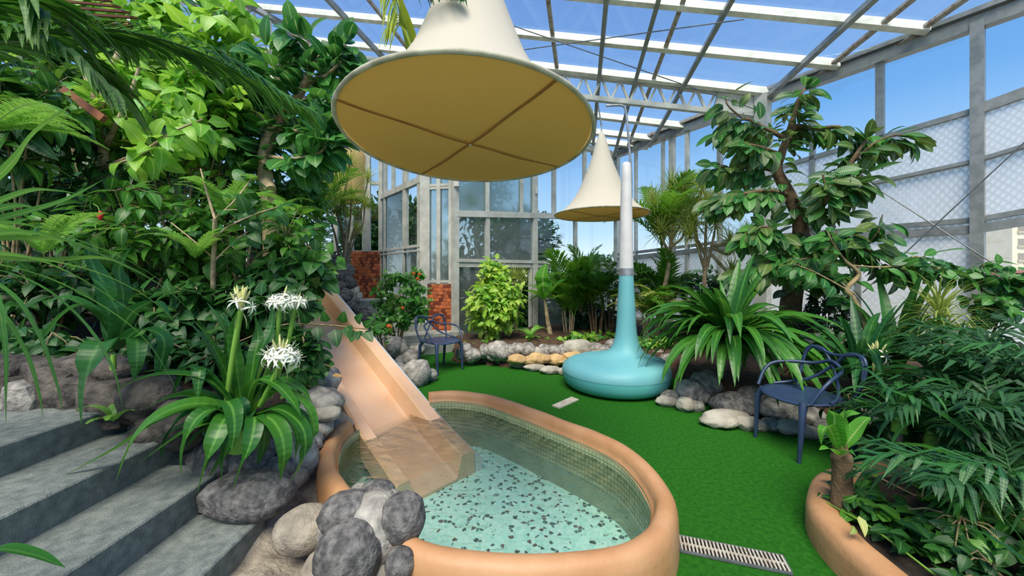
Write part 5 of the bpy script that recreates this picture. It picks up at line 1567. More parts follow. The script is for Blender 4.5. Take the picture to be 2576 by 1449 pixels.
# ---- long grassy blades sweeping in from the left edge
scr = thing('screw_pine', W(-230, 640, 1.5), 'screw pine with long grassy blades sweeping in from the left edge', 'palm')
BL = [([(-200, 620, 1.45), (60, 585, 1.5), (250, 640, 1.6), (420, 730, 1.7), (540, 850, 1.75)], .045),
      ([(-200, 630, 1.45), (80, 650, 1.5), (280, 700, 1.6), (430, 800, 1.7), (500, 950, 1.75)], .042),
      ([(-200, 640, 1.45), (60, 680, 1.45), (240, 760, 1.5), (370, 860, 1.55), (450, 990, 1.6)], .04),
      ([(-200, 650, 1.4), (20, 640, 1.4), (180, 690, 1.45), (360, 800, 1.5), (545, 900, 1.55)], .04),
      ([(-200, 660, 1.4), (0, 720, 1.35), (90, 830, 1.35), (140, 960, 1.35), (158, 1035, 1.35)], .032),
      ([(-200, 670, 1.4), (-20, 770, 1.3), (60, 880, 1.3), (95, 980, 1.3), (108, 1050, 1.3)], .03),
      ([(-200, 610, 1.5), (40, 600, 1.55), (160, 605, 1.6), (250, 632, 1.65)], .05),
      ([(-200, 600, 1.5), (60, 535, 1.55), (170, 500, 1.6), (260, 452, 1.65)], .04),
      ([(-200, 600, 1.5), (40, 490, 1.6), (140, 480, 1.65), (250, 500, 1.7)], .04),
      ([(-200, 640, 1.5), (100, 655, 1.6), (260, 650, 1.7), (350, 690, 1.75)], .05),
      ([(-200, 680, 1.35), (-40, 700, 1.3), (10, 850, 1.25), (15, 1060, 1.25)], .03),
      ([(-200, 590, 1.5), (0, 560, 1.5), (150, 590, 1.55), (330, 660, 1.6), (480, 760, 1.65)], .04),
      ([(-200, 640, 1.45), (60, 700, 1.5), (200, 800, 1.55), (280, 920, 1.55), (310, 1030, 1.55)], .034),
      ([(-200, 600, 1.45), (10, 430, 1.5), (90, 330, 1.55), (200, 250, 1.6)], .04),
      ([(-200, 600, 1.5), (20, 520, 1.5), (120, 540, 1.5), (210, 600, 1.5)], .036)]
for pts, w_ in BL:
    inst('leaf', ribbon([W(*p) for p in pts], w_, L['blade'], 'blade', R.uniform(-.5, -.2), .2), scr, Matrix.Identity(4))
MB().tube([W(-330, 1000, 1.6), W(-280, 800, 1.55), W(-215, 640, 1.45)], [.07, .06, .05], 8).build('trunk', M['bark'], scr, True)

# ---- foreground lily with white flowers
lc = W(612, 1062, 2.06)
lily = thing('spider_lily', lc, 'large strap-leaved spider lily with white flowers between the steps and the pool', 'lily')
LL = [([(590, 1050, 2.0), (500, 1028, 1.95), (400, 1060, 1.85), (290, 1130, 1.8), (158, 1198, 1.76)], .10),
      ([(596, 1050, 2.0), (510, 1015, 1.92), (410, 1040, 1.82), (335, 1110, 1.76), (292, 1210, 1.74)], .10),
      ([(600, 1060, 2.0), (540, 1030, 1.9), (490, 1060, 1.8), (462, 1130, 1.77), (455, 1198, 1.76)], .10),
      ([(605, 1065, 2.0), (570, 1050, 1.88), (540, 1110, 1.78), (515, 1180, 1.76), (497, 1242, 1.75)], .10),
      ([(612, 1060, 2.0), (570, 1010, 1.88), (585, 1030, 1.8), (590, 1080, 1.77), (582, 1135, 1.76)], .095),
      ([(620, 1065, 2.0), (640, 1050, 1.86), (632, 1110, 1.78), (605, 1180, 1.76), (583, 1240, 1.75)], .09),
      ([(622, 1060, 2.0), (672, 1050, 1.88), (706, 1090, 1.82), (715, 1150, 1.8), (706, 1208, 1.8)], .10),
      ([(628, 1050, 2.02), (700, 1030, 1.92), (760, 1075, 1.87), (765, 1150, 1.85), (724, 1222, 1.84)], .085),
      ([(630, 1040, 2.04), (700, 985, 1.98), (770, 1020, 1.95), (790, 1080, 1.93), (782, 1132, 1.92)], .08),
      ([(600, 1040, 2.04), (530, 960, 2.0), (430, 942, 1.95), (350, 955, 1.9), (282, 985, 1.88)], .085),
      ([(630, 1030, 2.06), (690, 960, 2.05), (750, 975, 2.0), (783, 1010, 1.98)], .085),
      ([(615, 1040, 2.05), (640, 960, 2.0), (690, 965, 1.92), (735, 1010, 1.88), (758, 1050, 1.87)], .085),
      ([(600, 1040, 2.1), (565, 930, 2.1), (520, 850, 2.05), (480, 800, 2.0)], .09),
      ([(610, 1040, 2.1), (595, 920, 2.12), (590, 830, 2.1), (610, 760, 2.08)], .08),
      ([(625, 1040, 2.1), (660, 930, 2.15), (700, 870, 2.15), (760, 840, 2.12)], .09),
      ([(620, 1040, 2.1), (640, 900, 2.15), (650, 850, 2.2), (640, 790, 2.2)], .085),
      ([(590, 1040, 2.08), (560, 980, 2.05), (510, 930, 2.0), (500, 960, 1.96), (497, 1010, 1.95)], .085),
      ([(600, 1060, 2.0), (550, 1060, 1.92), (470, 1085, 1.86), (400, 1130, 1.83), (352, 1165, 1.82)], .09),
      ([(615, 1065, 2.0), (600, 1060, 1.88), (575, 1110, 1.82), (562, 1160, 1.8), (558, 1215, 1.8)], .08),
      ([(630, 1060, 2.02), (680, 1050, 1.95), (730, 1060, 1.9), (750, 1110, 1.88), (742, 1160, 1.88)], .08),
      ([(595, 1050, 2.06), (500, 1000, 2.05), (430, 1000, 2.0), (360, 1030, 1.98)], .08),
      ([(610, 1040, 2.1), (580, 900, 2.15), (560, 820, 2.15), (520, 760, 2.15)], .08)]
for pts, w_ in LL:
    inst('leaf', ribbon([W(*p) for p in pts], w_ * .95, L['strap'], 'strap', R.uniform(-.25, .1), .3), lily, Matrix.Identity(4))
for pts, w_ in LL:
    jx, jy, kx = R.uniform(-18, 18), R.uniform(-30, 5), R.uniform(.72, .98)
    inst('leaf', ribbon([W(612 + (x - 612) * kx + jx * i, 1050 + (y - 1050) * kx + jy * i * .6, d_ + .07 + .03 * i) for i, (x, y, d_) in enumerate(pts)], w_ * .85, L['strap_blue'], 'strap', R.uniform(-.3, .3), .3), lily, Matrix.Identity(4))
MB().tube([lc - Vector((0, 0, .15)), lc + Vector((0, 0, .06))], [.07, .05], 10).build('bulb_neck', M['stalk'], lily, True)
flower(lily, [W(570, 1010, 2.06), W(585, 900, 2.05), W(606, 782, 2.03)], .135, 3, 11, .8)
flower(lily, [W(655, 1020, 2.0), W(690, 950, 1.95), W(708, 910, 1.92)], .135, 15, 4, 1.0)
flower(lily, [W(640, 1020, 2.3), W(690, 880, 2.35), W(705, 770, 2.35)], .14, 11, 1, 1.0)
flower(lily, [W(680, 1000, 2.4), W(720, 880, 2.4), W(742, 775, 2.4)], .125, 8, 1, 1.0)

# ---- lily on the left retaining wall
c_ = W(285, 880, 2.25)
lily2 = thing('spider_lily', c_, 'broad-leaved lily growing over the left retaining wall, one leaf hanging to the steps', 'lily')
for pts, w_ in (([(285, 880, 2.2), (260, 860, 2.1), (232, 900, 2.0), (212, 980, 1.97), (205, 1075, 1.96)], .15),
                ([(290, 870, 2.25), (240, 790, 2.2), (170, 750, 2.15), (120, 760, 2.1)], .11),
                ([(290, 870, 2.25), (310, 760, 2.25), (300, 680, 2.25), (330, 620, 2.25)], .12),
                ([(280, 880, 2.25), (255, 800, 2.2), (200, 770, 2.15), (150, 800, 2.1), (110, 850, 2.08)], .11),
                ([(295, 880, 2.2), (340, 850, 2.15), (345, 900, 2.1), (338, 960, 2.1)], .11),
                ([(290, 870, 2.25), (330, 790, 2.2), (390, 760, 2.2), (430, 800, 2.18)], .10),
                ([(285, 875, 2.25), (270, 740, 2.3), (230, 660, 2.3), (220, 600, 2.3)], .12),
                ([(292, 880, 2.2), (350, 830, 2.12), (410, 850, 2.08), (405, 920, 2.06), (398, 950, 2.06)], .10),
                ([(285, 880, 2.25), (300, 800, 2.2), (265, 730, 2.2), (230, 700, 2.2)], .10)):
    inst('leaf', ribbon([W(*p) for p in pts], w_ * .9, L['strap_blue'], 'strap', R.uniform(-.2, .2), .3), lily2, Matrix.Identity(4))
MB().tube([c_ - Vector((0, 0, .12)), c_ - Vector((0, 0, .03))], [.016, .012], 10).build('bulb_neck', M['stalk'], lily2, True)

# tip of a leaf at the bottom left corner
bl_ = thing('strap_leaf_plant', W(-60, 1440, 1.2), 'single broad leaf poking in at the bottom left corner over the steps', 'plant')
inst('leaf', ribbon([W(-120, 1440, 1.2), W(-20, 1385, 1.2), (W(80, 1395, 1.2)), W(165, 1428, 1.2)], .07, L['strap_blue'], 'strap', -.3), bl_, Matrix.Identity(4))

# ---- vine reaching over the slide
vine = thing('trailing_vine', W(640, 840, 2.9), 'trailing branch of dark round leaves reaching across the slide', 'vine')
vp = crom([W(600, 860, 3.0), W(700, 820, 2.9), (W(765, 815, 2.85)), W(830, 818, 2.8), W(880, 823, 2.78), W(925, 828, 2.76)], 6)
MB().tube(vp, [.006] * len(vp), 5).build('stem', M['twig'], vine, True)
vp2 = crom([W(740, 860, 2.9), W(775, 890, 2.8), W(805, 912, 2.75), W(840, 925, 2.72)], 6)
MB().tube(vp2, [.005] * len(vp2), 5).build('stem', M['twig'], vine, True)
for px, py, tx, ty, s in ((822, 810, 808, 778, .085), (860, 812, 866, 778, .09), (898, 812, 908, 785, .09), (915, 822, 940, 802, .085), (798, 822, 800, 862, .10), (843, 828, 846, 866, .125), (872, 820, 880, 850, .1), (888, 830, 885, 856, .09),
                          (905, 832, 898, 850, .08), (920, 832, 935, 856, .10), (765, 850, 772, 880, .1), (785, 830, 758, 872, .11), (795, 880, 806, 908, .10), (812, 912, 830, 898, .08), (818, 918, 838, 914, .09), (815, 922, 822, 945, .08), (940, 822, 968, 812, .09),
                          (750, 800, 735, 780, .11), (720, 806, 700, 790, .1), (700, 830, 680, 850, .11), (730, 840, 720, 870, .1), (772, 815, 760, 790, .08)):
    a, b = W(px, py, 2.78), W(tx, ty, 2.72)
    inst('leaf', R.choice(LV['round'][:1]), vine, aim(a, b - a, Vector((.2, -1, .35)), s * 1.15, R.uniform(-.5, .5)))
inst('leaf', leafmesh('leaf', L['dry'], .4, .3, .4, 4, 'ovate'), vine, aim(W(835, 944, 2.72), Vector((1, 0, -.05)), Vector((0, -.6, 1)), .09))
# leaves hanging over the slide top
vt = thing('trailing_vine', W(770, 560, 4.4), 'leafy spray overhanging the top of the slide', 'vine')
vp3 = crom([W(690, 560, 4.6), W(760, 600, 4.4), W(800, 660, 4.2), W(795, 700, 4.1)], 6)
MB().tube(vp3, [.008] * len(vp3), 5).build('stem', M['twig'], vt, True)
for i in range(46):
    p = vp3[R.randrange(3, len(vp3))] + Vector((R.gauss(0, .16), R.gauss(0, .12), R.gauss(0, .13)))
    inst('leaf', R.choice(LV['hib'] + LV['round']), vt, aim(p, Vector((R.uniform(-.6, 1), R.uniform(-.6, .2), R.uniform(-1, .2))), Vector((.1, -.8, .6)) + rv(.4), R.uniform(.13, .2)))

# ---- dracaenas above the dark boulders
dracaena('clump of grey-stemmed dracaenas above the dark boulders by the slide top', W(860, 690, 7.3), [
    ([W(862, 700, 7.3), W(868, 620, 7.3), W(850, 540, 7.3), W(840, 470, 7.2)], 1.0), ([W(866, 690, 7.2), W(884, 600, 7.2), W(905, 540, 7.2), W(925, 455, 7.2)], .9), ([W(858, 690, 7.3), (W(845, 600, 7.3)), W(822, 530, 7.3)], .9),
    ([W(868, 640, 7.3), W(880, 560, 7.3), W(884, 500, 7.2)], 1.0), ([W(860, 690, 7.1), W(872, 600, 7.1), W(866, 520, 7.1)], .9), ([W(884, 600, 7.2), W(910, 570, 7.1), W(918, 520, 7.1)], .8), ([W(850, 540, 7.3), W(870, 470, 7.2), W(880, 415, 7.2)], .9), ([W(870, 690, 7.2), W(880, 640, 7.2), W(900, 580, 7.1)], .7)], .40, 'bark_grey')

# ---- hibiscus by the stair
hr = G(1000, 880); hr = Vector((W(1000, 700, 6.1).x, 6.1, .05))
hb, _ = shrub('hibiscus', 'bushy hibiscus with a few orange flowers in front of the back stair', 'shrub', hr, W(1012, 760, 6.1), (.52, .42, .66), 'hib', .12, 100, 8, 7, 'twig', droop=.3)
for px, py, mt in ((1050, 702, 'orange'), (1040, 688, 'orange'), (1055, 690, 'orange'), (1012, 775, 'orange'), (968, 752, 'petal')):
    blossom(hb, W(px, py, 5.6), mt, .036)
sp_, _ = shrub('hibiscus', 'small low hibiscus spray with an orange flower beside the slide edge', 'shrub', W(965, 900, 5.0), W(955, 818, 5.0), (.16, .16, .16), 'hib', .10, 10, 7, 3, 'twig')
blossom(sp_, W(978, 822, 4.8), 'orange', .045)
bank_red = thing('hibiscus_bud', W(252, 540, 2.9), 'single red hibiscus bud among the shrubs at the far left', 'flower')
MB().lathe([(.004, .03), (.014, .018), (.02, 0), (.016, -.025), (.004, -.045)], W(252, 540, 2.9), 10).build('petals', M['red'], bank_red, True)
MB().tube([W(252, 535, 2.9), W(246, 520, 2.95), W(235, 512, 3.0)], .003, 5).build('stalk', M['stalk'], bank_red)

# ---- back bed plants
def bed(px, d, z=.17):
    p = W(px, CY, d); return Vector((p.x, p.y, z))
shrub('chartreuse_shrub', 'bright yellow-green shrub of lobed leaves by the left half of the back glazing', 'shrub', bed(1240, 7.1), W(1242, 775, 7.0), (.60, .42, .70), 'chart', .19, 110, 8, 7, 'twig', droop=.45)
shrub('chartreuse_shrub', 'upright yellow-green leader of lobed leaves rising above its neighbours', 'shrub', bed(1232, 7.2), W(1242, 700, 7.1), (.30, .24, .42), 'chart', .19, 40, 7, 3, 'twig')
dracaena('small spiky dracaena right of the chartreuse shrub', bed(1300, 7.7), [([bed(1297, 7.7), W(1297, 770, 7.7), W(1293, 705, 7.7)], 1.0), ([W(1297, 790, 7.7), W(1310, 740, 7.6), W(1318, 700, 7.6)], .7)], .38)
shrub('ground_cover', 'bright green leafy ground cover along the middle of the back bed', 'shrub', bed(1400, 7.0), W(1400, 862, 7.0), (.42, .25, .09), 'ground', .12, 26, 6, 4, 'twig')
shrub('ground_cover', 'low leafy weeds at the left end of the back bed', 'shrub', bed(1190, 6.7), W(1195, 872, 6.6), (.32, .2, .07), 'ground', .10, 18, 6, 4, 'twig')
shrub('ground_cover', 'low green ground cover below the chartreuse shrub', 'shrub', bed(1320, 6.9), W(1310, 868, 6.9), (.34, .2, .08), 'ground', .11, 20, 6, 4, 'twig')
shrub('ground_cover', 'dark low leaves just left of the turquoise stem', 'shrub', bed(1510, 7.2), W(1510, 850, 7.1), (.36, .2, .10), 'ground', .12, 18, 6, 4, 'twig')
fronds('fern', 'wispy asparagus fern in front of the banana plant', 'fern', bed(1335, 6.9, .2), 12, .42, 'fern', None)
# banana
bt = bed(1386, 7.6)
ban = thing('banana_plant', bt, 'young banana plant with a brown stem and broad upright leaves by the back glazing', 'plant')
MB().tube(crom([bt - Vector((0, 0, .05)), W(1377, 800, 7.6), W(1371, 750, 7.6)], 4), [.055, .052, .05, .046, .042, .04, .036, .034, .03][:9], 12).build('stem', M['bark_pale'], ban, True)
for pts, w_ in (([(1371, 752, 7.6), (1366, 720, 7.6), (1366, 690, 7.6), (1374, 662, 7.6)], .34), ([(1371, 755, 7.6), (1385, 735, 7.5), (1405, 715, 7.4), (1430, 700, 7.35)], .32), ([(1370, 756, 7.6), (1355, 742, 7.5), (1335, 735, 7.4), (1315, 730, 7.35)], .16)):
    inst('leaf', ribbon([W(*p) for p in pts], w_, L['banana'], 'lance', 1.15 if pts[-1][0] == 1374 else .3, .35), ban, Matrix.Identity(4))
# palms along the back wall
fronds('areca_palm', 'areca palm with yellow canes in the middle of the back bed', 'palm', bed(1432, 7.7), 30, .95, 'areca', None, canes=8, cane_h=.5, cane_mat='bark_pale', pitch=(-.1, .35))
fronds('areca_palm', 'tall thin palm with drooping fronds against the back glazing', 'palm', bed(1440, 8.7), 9, 1.9, 'areca', None, pitch=(.1, .4))
fronds('lady_palm', 'dark lady palm low between the areca and the turquoise stem', 'palm', bed(1500, 7.6), 44, .85, 'lady', None, canes=8, cane_h=.62, cane_mat='bark', pitch=(-.4, .3))
fronds('lady_palm', 'dark lady palm right behind the turquoise stem', 'palm', bed(1535, 7.7), 44, .9, 'lady', None, canes=8, cane_h=.7, cane_mat='bark', pitch=(-.4, .3))
fronds('areca_palm', 'tall areca palm with arching fronds right of the white pole', 'palm', W(1665, 620, 7.2), 16, 1.75, 'areca', None, pitch=(.0, .5))
t_ = fronds('areca_palm', 'areca palm clump with tan canes right of the turquoise stem', 'palm', bed(1640, 6.6), 40, .85, 'areca_y', None, canes=9, cane_h=.55, cane_mat='bark_pale', pitch=(-.1, .4))
fronds('areca_palm', 'low areca fronds behind the clump right of the turquoise stem', 'palm', bed(1660, 7.4), 26, 1.3, 'areca', None, canes=4, cane_h=.5, cane_mat='bark_pale', pitch=(.0, .5))
fronds('areca_palm', 'feathery palm filling the gap behind the banana and the canes', 'palm', bed(1475, 8.3), 26, 1.25, 'areca', None, canes=6, cane_h=.6, cane_mat='bark_pale', pitch=(.0, .5))
shrub('evergreen_shrub', 'dark leafy shrub low against the right back panes', 'shrub', bed(1490, 8.4), W(1490, 800, 8.3), (.75, .35, .42), 'dark', .15, 70, 7, 6, 'bark')
shrub('ground_cover', 'fresh green low plants in front of the lady palms', 'shrub', bed(1455, 6.8), W(1458, 856, 6.8), (.40, .22, .12), 'ground', .13, 28, 6, 4, 'twig')
shrub('ground_cover', 'low green plants to the right of the turquoise stem', 'shrub', bed(1630, 6.2), W(1640, 862, 6.2), (.42, .25, .12), 'ground', .11, 28, 6, 4, 'twig')
# dracaena trees
dracaena('pale-trunked dracaena tree right of the white pole, nearer the column', bed(1680, 6.9), [
    ([bed(1650, 6.9), W(1665, 760, 6.9), W(1682, 670, 6.9), W(1690, 590, 6.9), W(1682, 530, 6.9)], 1.1), ([W(1690, 600, 6.9), W(1660, 560, 6.8), W(1648, 520, 6.8)], 1.0), ([W(1690, 600, 6.9), W(1712, 560, 6.8), W(1716, 500, 6.8)], 1.1),
    ([W(1688, 640, 6.9), W(1670, 610, 6.7), W(1664, 590, 6.7)], .9), ([W(1690, 590, 6.9), W(1700, 540, 7.0), W(1690, 480, 7.0)], 1.0), ([W(1688, 620, 6.9), W(1715, 600, 6.8), W(1722, 580, 6.8)], .9)], .50)
dracaena('thick-trunked dracaena tree beside the tall column', bed(1790, 5.9), [
    ([bed(1790, 5.9), W(1784, 780, 5.9), W(1772, 720, 5.9), W(1776, 660, 5.9)], .01), ([W(1774, 680, 5.9), W(1755, 620, 5.9), W(1742, 560, 5.9)], 1.1), ([W(1774, 680, 5.9), W(1775, 600, 5.9), W(1778, 530, 5.9)], 1.1), ([W(1776, 680, 5.9), W(1790, 620, 5.9), W(1800, 570, 5.9)], 1.0),
    ([W(1755, 620, 5.9), W(1750, 560, 6.0), W(1765, 480, 6.0)], 1.0), ([W(1790, 620, 5.9), W(1830, 640, 5.7), W(1845, 625, 5.6)], .9), ([W(1790, 640, 5.9), W(1825, 680, 5.7), W(1838, 690, 5.6)], .75), ([W(1775, 640, 5.9), W(1750, 600, 5.8), W(1735, 600, 5.8)], .9), ([W(1790, 620, 5.9), W(1850, 610, 5.6), W(1880, 600, 5.6)], .8)], .46)
shrub('evergreen_shrub', 'dark small-leaved shrub behind the thick-trunked dracaena', 'shrub', bed(1760, 6.8), W(1770, 750, 6.7), (.5, .4, .6), 'dark', .13, 90, 8, 6, 'bark', droop=.2)

# ---- rubber tree on the right
rr = bed(1985, 4.9)
D = 4.9
rub = branchy('rubber_tree', 'tall rubber tree with a gnarled brown trunk against the right glazing', 'tree', rr, [
    ([rr - Vector((0, 0, .1)), W(1988, 780, D), W(2000, 700, D), W(2012, 620, D), W(2012, 555, D), W(1985, 490, D), W(1955, 430, D), W(1965, 390, D), W(1978, 350, D)], .14, .04, .35),
    ([W(2012, 560, D), W(2050, 530, 4.7), W(2100, 480, 4.6), W(2140, 410, 4.5), W(2180, 350, 4.5)], .06, .015, 1.25),
    ([W(1978, 350, D), W(2000, 320, D), W(2050, 325, D), W(2110, 320, 4.7), W(2160, 345, 4.7)], .05, .012, 1.2),
    ([W(1978, 350, D), W(1995, 300, D), W(2010, 250, D), W(2025, 222, D)], .04, .01, 1.5),
    ([W(1955, 430, D), W(1900, 420, D), W(1850, 425, D), W(1800, 415, D)], .03, .01, 1.2),
    ([W(1978, 350, D), W(1920, 320, D), W(1870, 300, D), W(1815, 330, D)], .03, .01, 1.2),
    ([W(1870, 300, D), W(1835, 270, D), W(1825, 250, D)], .012, .008, .8),
    ([W(1985, 490, D), W(1930, 480, 4.7), W(1860, 490, 4.6), W(1800, 505, 4.6)], .04, .012, 1.4),
    ([W(1965, 390, D), W(1910, 370, 4.7), W(1870, 360, 4.7)], .03, .012, 1.4),
    ([W(2140, 410, 4.5), W(2200, 360, 4.5), W(2250, 340, 4.5), W(2288, 345, 4.5)], .015, .006, 1.1),
    ([W(2100, 480, 4.6), W(2130, 470, 4.4), W(2170, 440, 4.4)], .02, .01, 1.6),
    ([W(2050, 530, 4.7), W(2080, 500, 4.4), W(2070, 440, 4.4)], .025, .01, 1.6),
    ([W(2012, 600, D), W(1960, 590, 4.6), W(1920, 570, 4.5), W(1880, 590, 4.4)], .03, .01, 1.3),
    ([W(2012, 620, D), W(1960, 640, 4.5), W(1900, 680, 4.4), W(1860, 690, 4.4)], .03, .01, 1.3),
    ([W(2012, 620, D), W(2060, 600, 4.5), W(2120, 590, 4.3), W(2160, 620, 4.3)], .03, .01, 1.4),
    ([W(2000, 690, D), W(2040, 680, 4.4), W(2090, 690, 4.3)], .025, .01, 1.3),
    ([W(2012, 580, D), W(2040, 600, 4.5), W(2050, 640, 4.4), W(1990, 660, 4.3)], .03, .01, 1.4),
    ([W(2150, 700, 4.3), W(2165, 640, 4.3), W(2210, 580, 4.2), W(2220, 540, 4.2)], .012, .006, .7),
    ([W(2120, 590, 4.3), W(2200, 640, 4.2), W(2280, 680, 4.2), W(2330, 640, 4.2)], .012, .006, .9),
], 'rubber', .25, 48, 'bark', .18, droop=1.0)
# slim neighbouring tree with a pale bent stem
s2 = bed(2215, 3.9)
branchy('young_tree', 'slim young tree with a pale bent stem right of the rubber tree', 'tree', s2, [
    ([s2, W(2190, 860, 3.95), W(2150, 760, 4.0), W(2130, 728, 4.0), W(2160, 690, 4.0), W(2130, 660, 4.0)], .035, .018, .15),
    ([W(2150, 740, 4.0), W(2060, 690, 4.0), W(2000, 665, 4.0)], .012, .006, .7),
    ([W(2140, 668, 4.0), W(2210, 672, 4.0), W(2290, 668, 4.0), W(2370, 680, 4.0), W(2450, 700, 4.0)], .012, .005, .9),
    ([W(2290, 668, 4.0), W(2300, 645, 4.0), W(2350, 660, 4.0), W(2400, 680, 4.0)], .008, .004, .9),
    ([W(2130, 660, 4.0), W(2100, 620, 4.0), W(2080, 580, 4.0)], .014, .006, 1.3)], 'rubber_l', .17, 34, 'twig', .25)

# ---- right bed lilies and undergrowth
big = strap_clump('huge strap-leaved lily spilling over the stone edging left of the right chair', Vector((2.38, 4.05, .56)), 165, 1.05, .125, 'strap', only=[0, 2, 3, 4, 5, 6, 6, 7, 7, 8, 8, 9, 9, 10, 11, 12, 13, 14, 15])
strap_clump('strap-leaved lily standing behind the right chair with a white flower', Vector((3.35, 3.55, .35)), 40, .9, .11, 'strap_blue', up=Vector((0, 0, 1)))
lf = bpy.data.objects['spider_lily.003']
flower(lf, [Vector((3.35, 3.5, .45)), W(2208, 960, 3.35), W(2204, 902, 3.3)], .16, 4, 9, .8)
strap_clump('tall broad-leaved lily in front of the frosted lower pane at the right', Vector((4.0, 3.85, .40)), 24, 1.15, .10, 'strap_blue', only=[0, 1, 2, 3, 4, 5, 14])
strap_clump('grassy lily clump on the right bed behind the drooping palm leaves', Vector((3.9, 3.3, .3)), 34, .85, .06, 'strap_blue')
dracaena('thin dracaena cane with upright leaves at the far right', Vector((4.15, 3.5, .2)), [([Vector((4.15, 3.5, .1)), W(2368, 980, 3.5), W(2358, 860, 3.5)], .8), ([W(2362, 900, 3.5), W(2364, 840, 3.5), W(2362, 800, 3.5)], .9)], .55, 'bark')
shrub('maroon_shrub', 'dark maroon-leaved twiggy shrub behind the white pot', 'shrub', bed(2080, 4.9), W(2085, 800, 4.8), (.36, .3, .42), 'maroon', .09, 80, 8, 6, 'bark', droop=.3)
shrub('evergreen_shrub', 'low green shrub below the slim young tree', 'shrub', bed(2150, 4.2), W(2140, 880, 4.1), (.4, .3, .3), 'round', .12, 50, 7, 5, 'twig')
shrub('evergreen_shrub', 'climber with round leaves on the far right post', 'shrub', Vector((5.2, 4.15, .2)), W(2525, 740, 3.9), (.34, .3, .40), 'rubber_l', .15, 36, 7, 5, 'bark', droop=.5)
shrub('evergreen_shrub', 'dense dark undergrowth at the right edge below the tower window', 'shrub', Vector((4.6, 3.3, .2)), W(2540, 930, 3.3), (.55, .4, .38), 'dark', .12, 50, 8, 6, 'twig')

# ---- right planter, near
fronds('bamboo_palm', 'dense dark bamboo palm filling the right planter', 'palm', Vector((2.95, 2.2, .12)), 48, .72, 'dark', None, canes=10, cane_h=.32, pitch=(-.2, .4))
fronds('bamboo_palm', 'dark bamboo palm at the right frame edge behind the planter', 'palm', Vector((3.5, 2.45, .12)), 44, .80, 'dark', None, canes=8, cane_h=.42, pitch=(-.2, .4))
fronds('bamboo_palm', 'low dark palm fronds in the near part of the right planter', 'palm', Vector((2.4, 1.75, .12)), 26, .62, 'dark', None, canes=5, cane_h=.2, pitch=(-.3, .3))
strap_clump('lily with long drooping leaves on a thin cane in the right planter', W(2262, 1055, 2.35), 16, .52, .075, 'strap_blue', name='drooping_dracaena', cat='plant', only=[6, 7, 8, 9, 10, 11, 14, 15])
dd = bpy.data.objects['drooping_dracaena']
MB().tube([Vector((W(2262, 700, 2.35).x, 2.35, .1)), W(2262, 1060, 2.35)], [.02, .016], 8).build('cane', M['bark_grey'], dd, True)
strap_clump('second drooping lily on a cane, right of the first in the planter', W(2345, 1100, 2.25), 16, .5, .075, 'strap_blue', name='drooping_dracaena', cat='plant', only=[6, 7, 8, 9, 10, 11, 14, 15])
dd = bpy.data.objects['drooping_dracaena.001']
MB().tube([Vector((W(2345, 700, 2.25).x, 2.25, .1)), W(2345, 1105, 2.25)], [.02, .016], 8).build('cane', M['bark_grey'], dd, True)
strap_clump('broad green strap leaves at the bottom right corner', Vector((1.98, 1.30, .14)), 16, .42, .085, 'strap_blue')
strap_clump('strap-leaved lily rising at the right frame edge', Vector((2.5, 1.75, .14)), 14, .72, .075, 'strap')
# stubby plant on the kerb
sb = W(2118, 1200, 1.98); sb.z = .16
stub = thing('stub_plant', sb, 'stubby trunk with a tuft of pale green leaves on the peach kerb', 'plant')
MB().tube(crom([sb - Vector((0, 0, .03)), W(2118, 1165, 1.98), W(2114, 1140, 1.98), W(2113, 1110, 1.98)], 4), [.055, .05, .046, .044, .046, .05, .048, .042, .038, .036, .034, .03, .028][:13], 12).build('trunk', M['bark'], stub, True)
for pts, w_ in (([(2112, 1130, 1.97), (2100, 1080, 1.95), (2098, 1045, 1.93), (2082, 1030, 1.92)], .085), ([(2116, 1130, 1.97), (2122, 1080, 1.95), (2135, 1045, 1.93), (2165, 1040, 1.9)], .08), ([(2118, 1130, 1.98), (2150, 1090, 2.0), (2175, 1060, 2.0), (2190, 1050, 2.0)], .09),
                ([(2108, 1130, 1.96), (2085, 1075, 1.93), (2070, 1085, 1.9), (2066, 1120, 1.9)], .06), ([(2114, 1130, 2.0), (2118, 1070, 2.0), (2125, 1030, 2.0)], .06), ([(2108, 1145, 1.95), (2085, 1128, 1.9), (2060, 1132, 1.88)], .05), ([(2120, 1145, 1.94), (2135, 1135, 1.9), (2155, 1150, 1.88)], .05)):
    inst('leaf', ribbon([W(*p) for p in pts], w_, L['banana'], 'strap', R.uniform(-.2, .5), .35), stub, Matrix.Identity(4))
shrub('undergrowth', 'dark low leaves carpeting the middle of the right planter', 'shrub', Vector((2.35, 1.75, .12)), Vector((2.35, 1.8, .24)), (.55, .5, .12), 'pothos', .085, 70, 7, 7, 'twig', shell=.2)
shrub('undergrowth', 'dark low leaves at the near end of the right planter', 'shrub', Vector((1.95, 1.35, .12)), Vector((2.0, 1.38, .20)), (.30, .26, .09), 'dark', .08, 40, 7, 6, 'twig', shell=.2)
shrub('undergrowth', 'dark leafy plants behind the stubby trunk on the right bed', 'shrub', Vector((2.6, 2.7, .15)), Vector((2.65, 2.65, .36)), (.45, .35, .2), 'dark', .10, 50, 7, 6, 'twig', shell=.3)
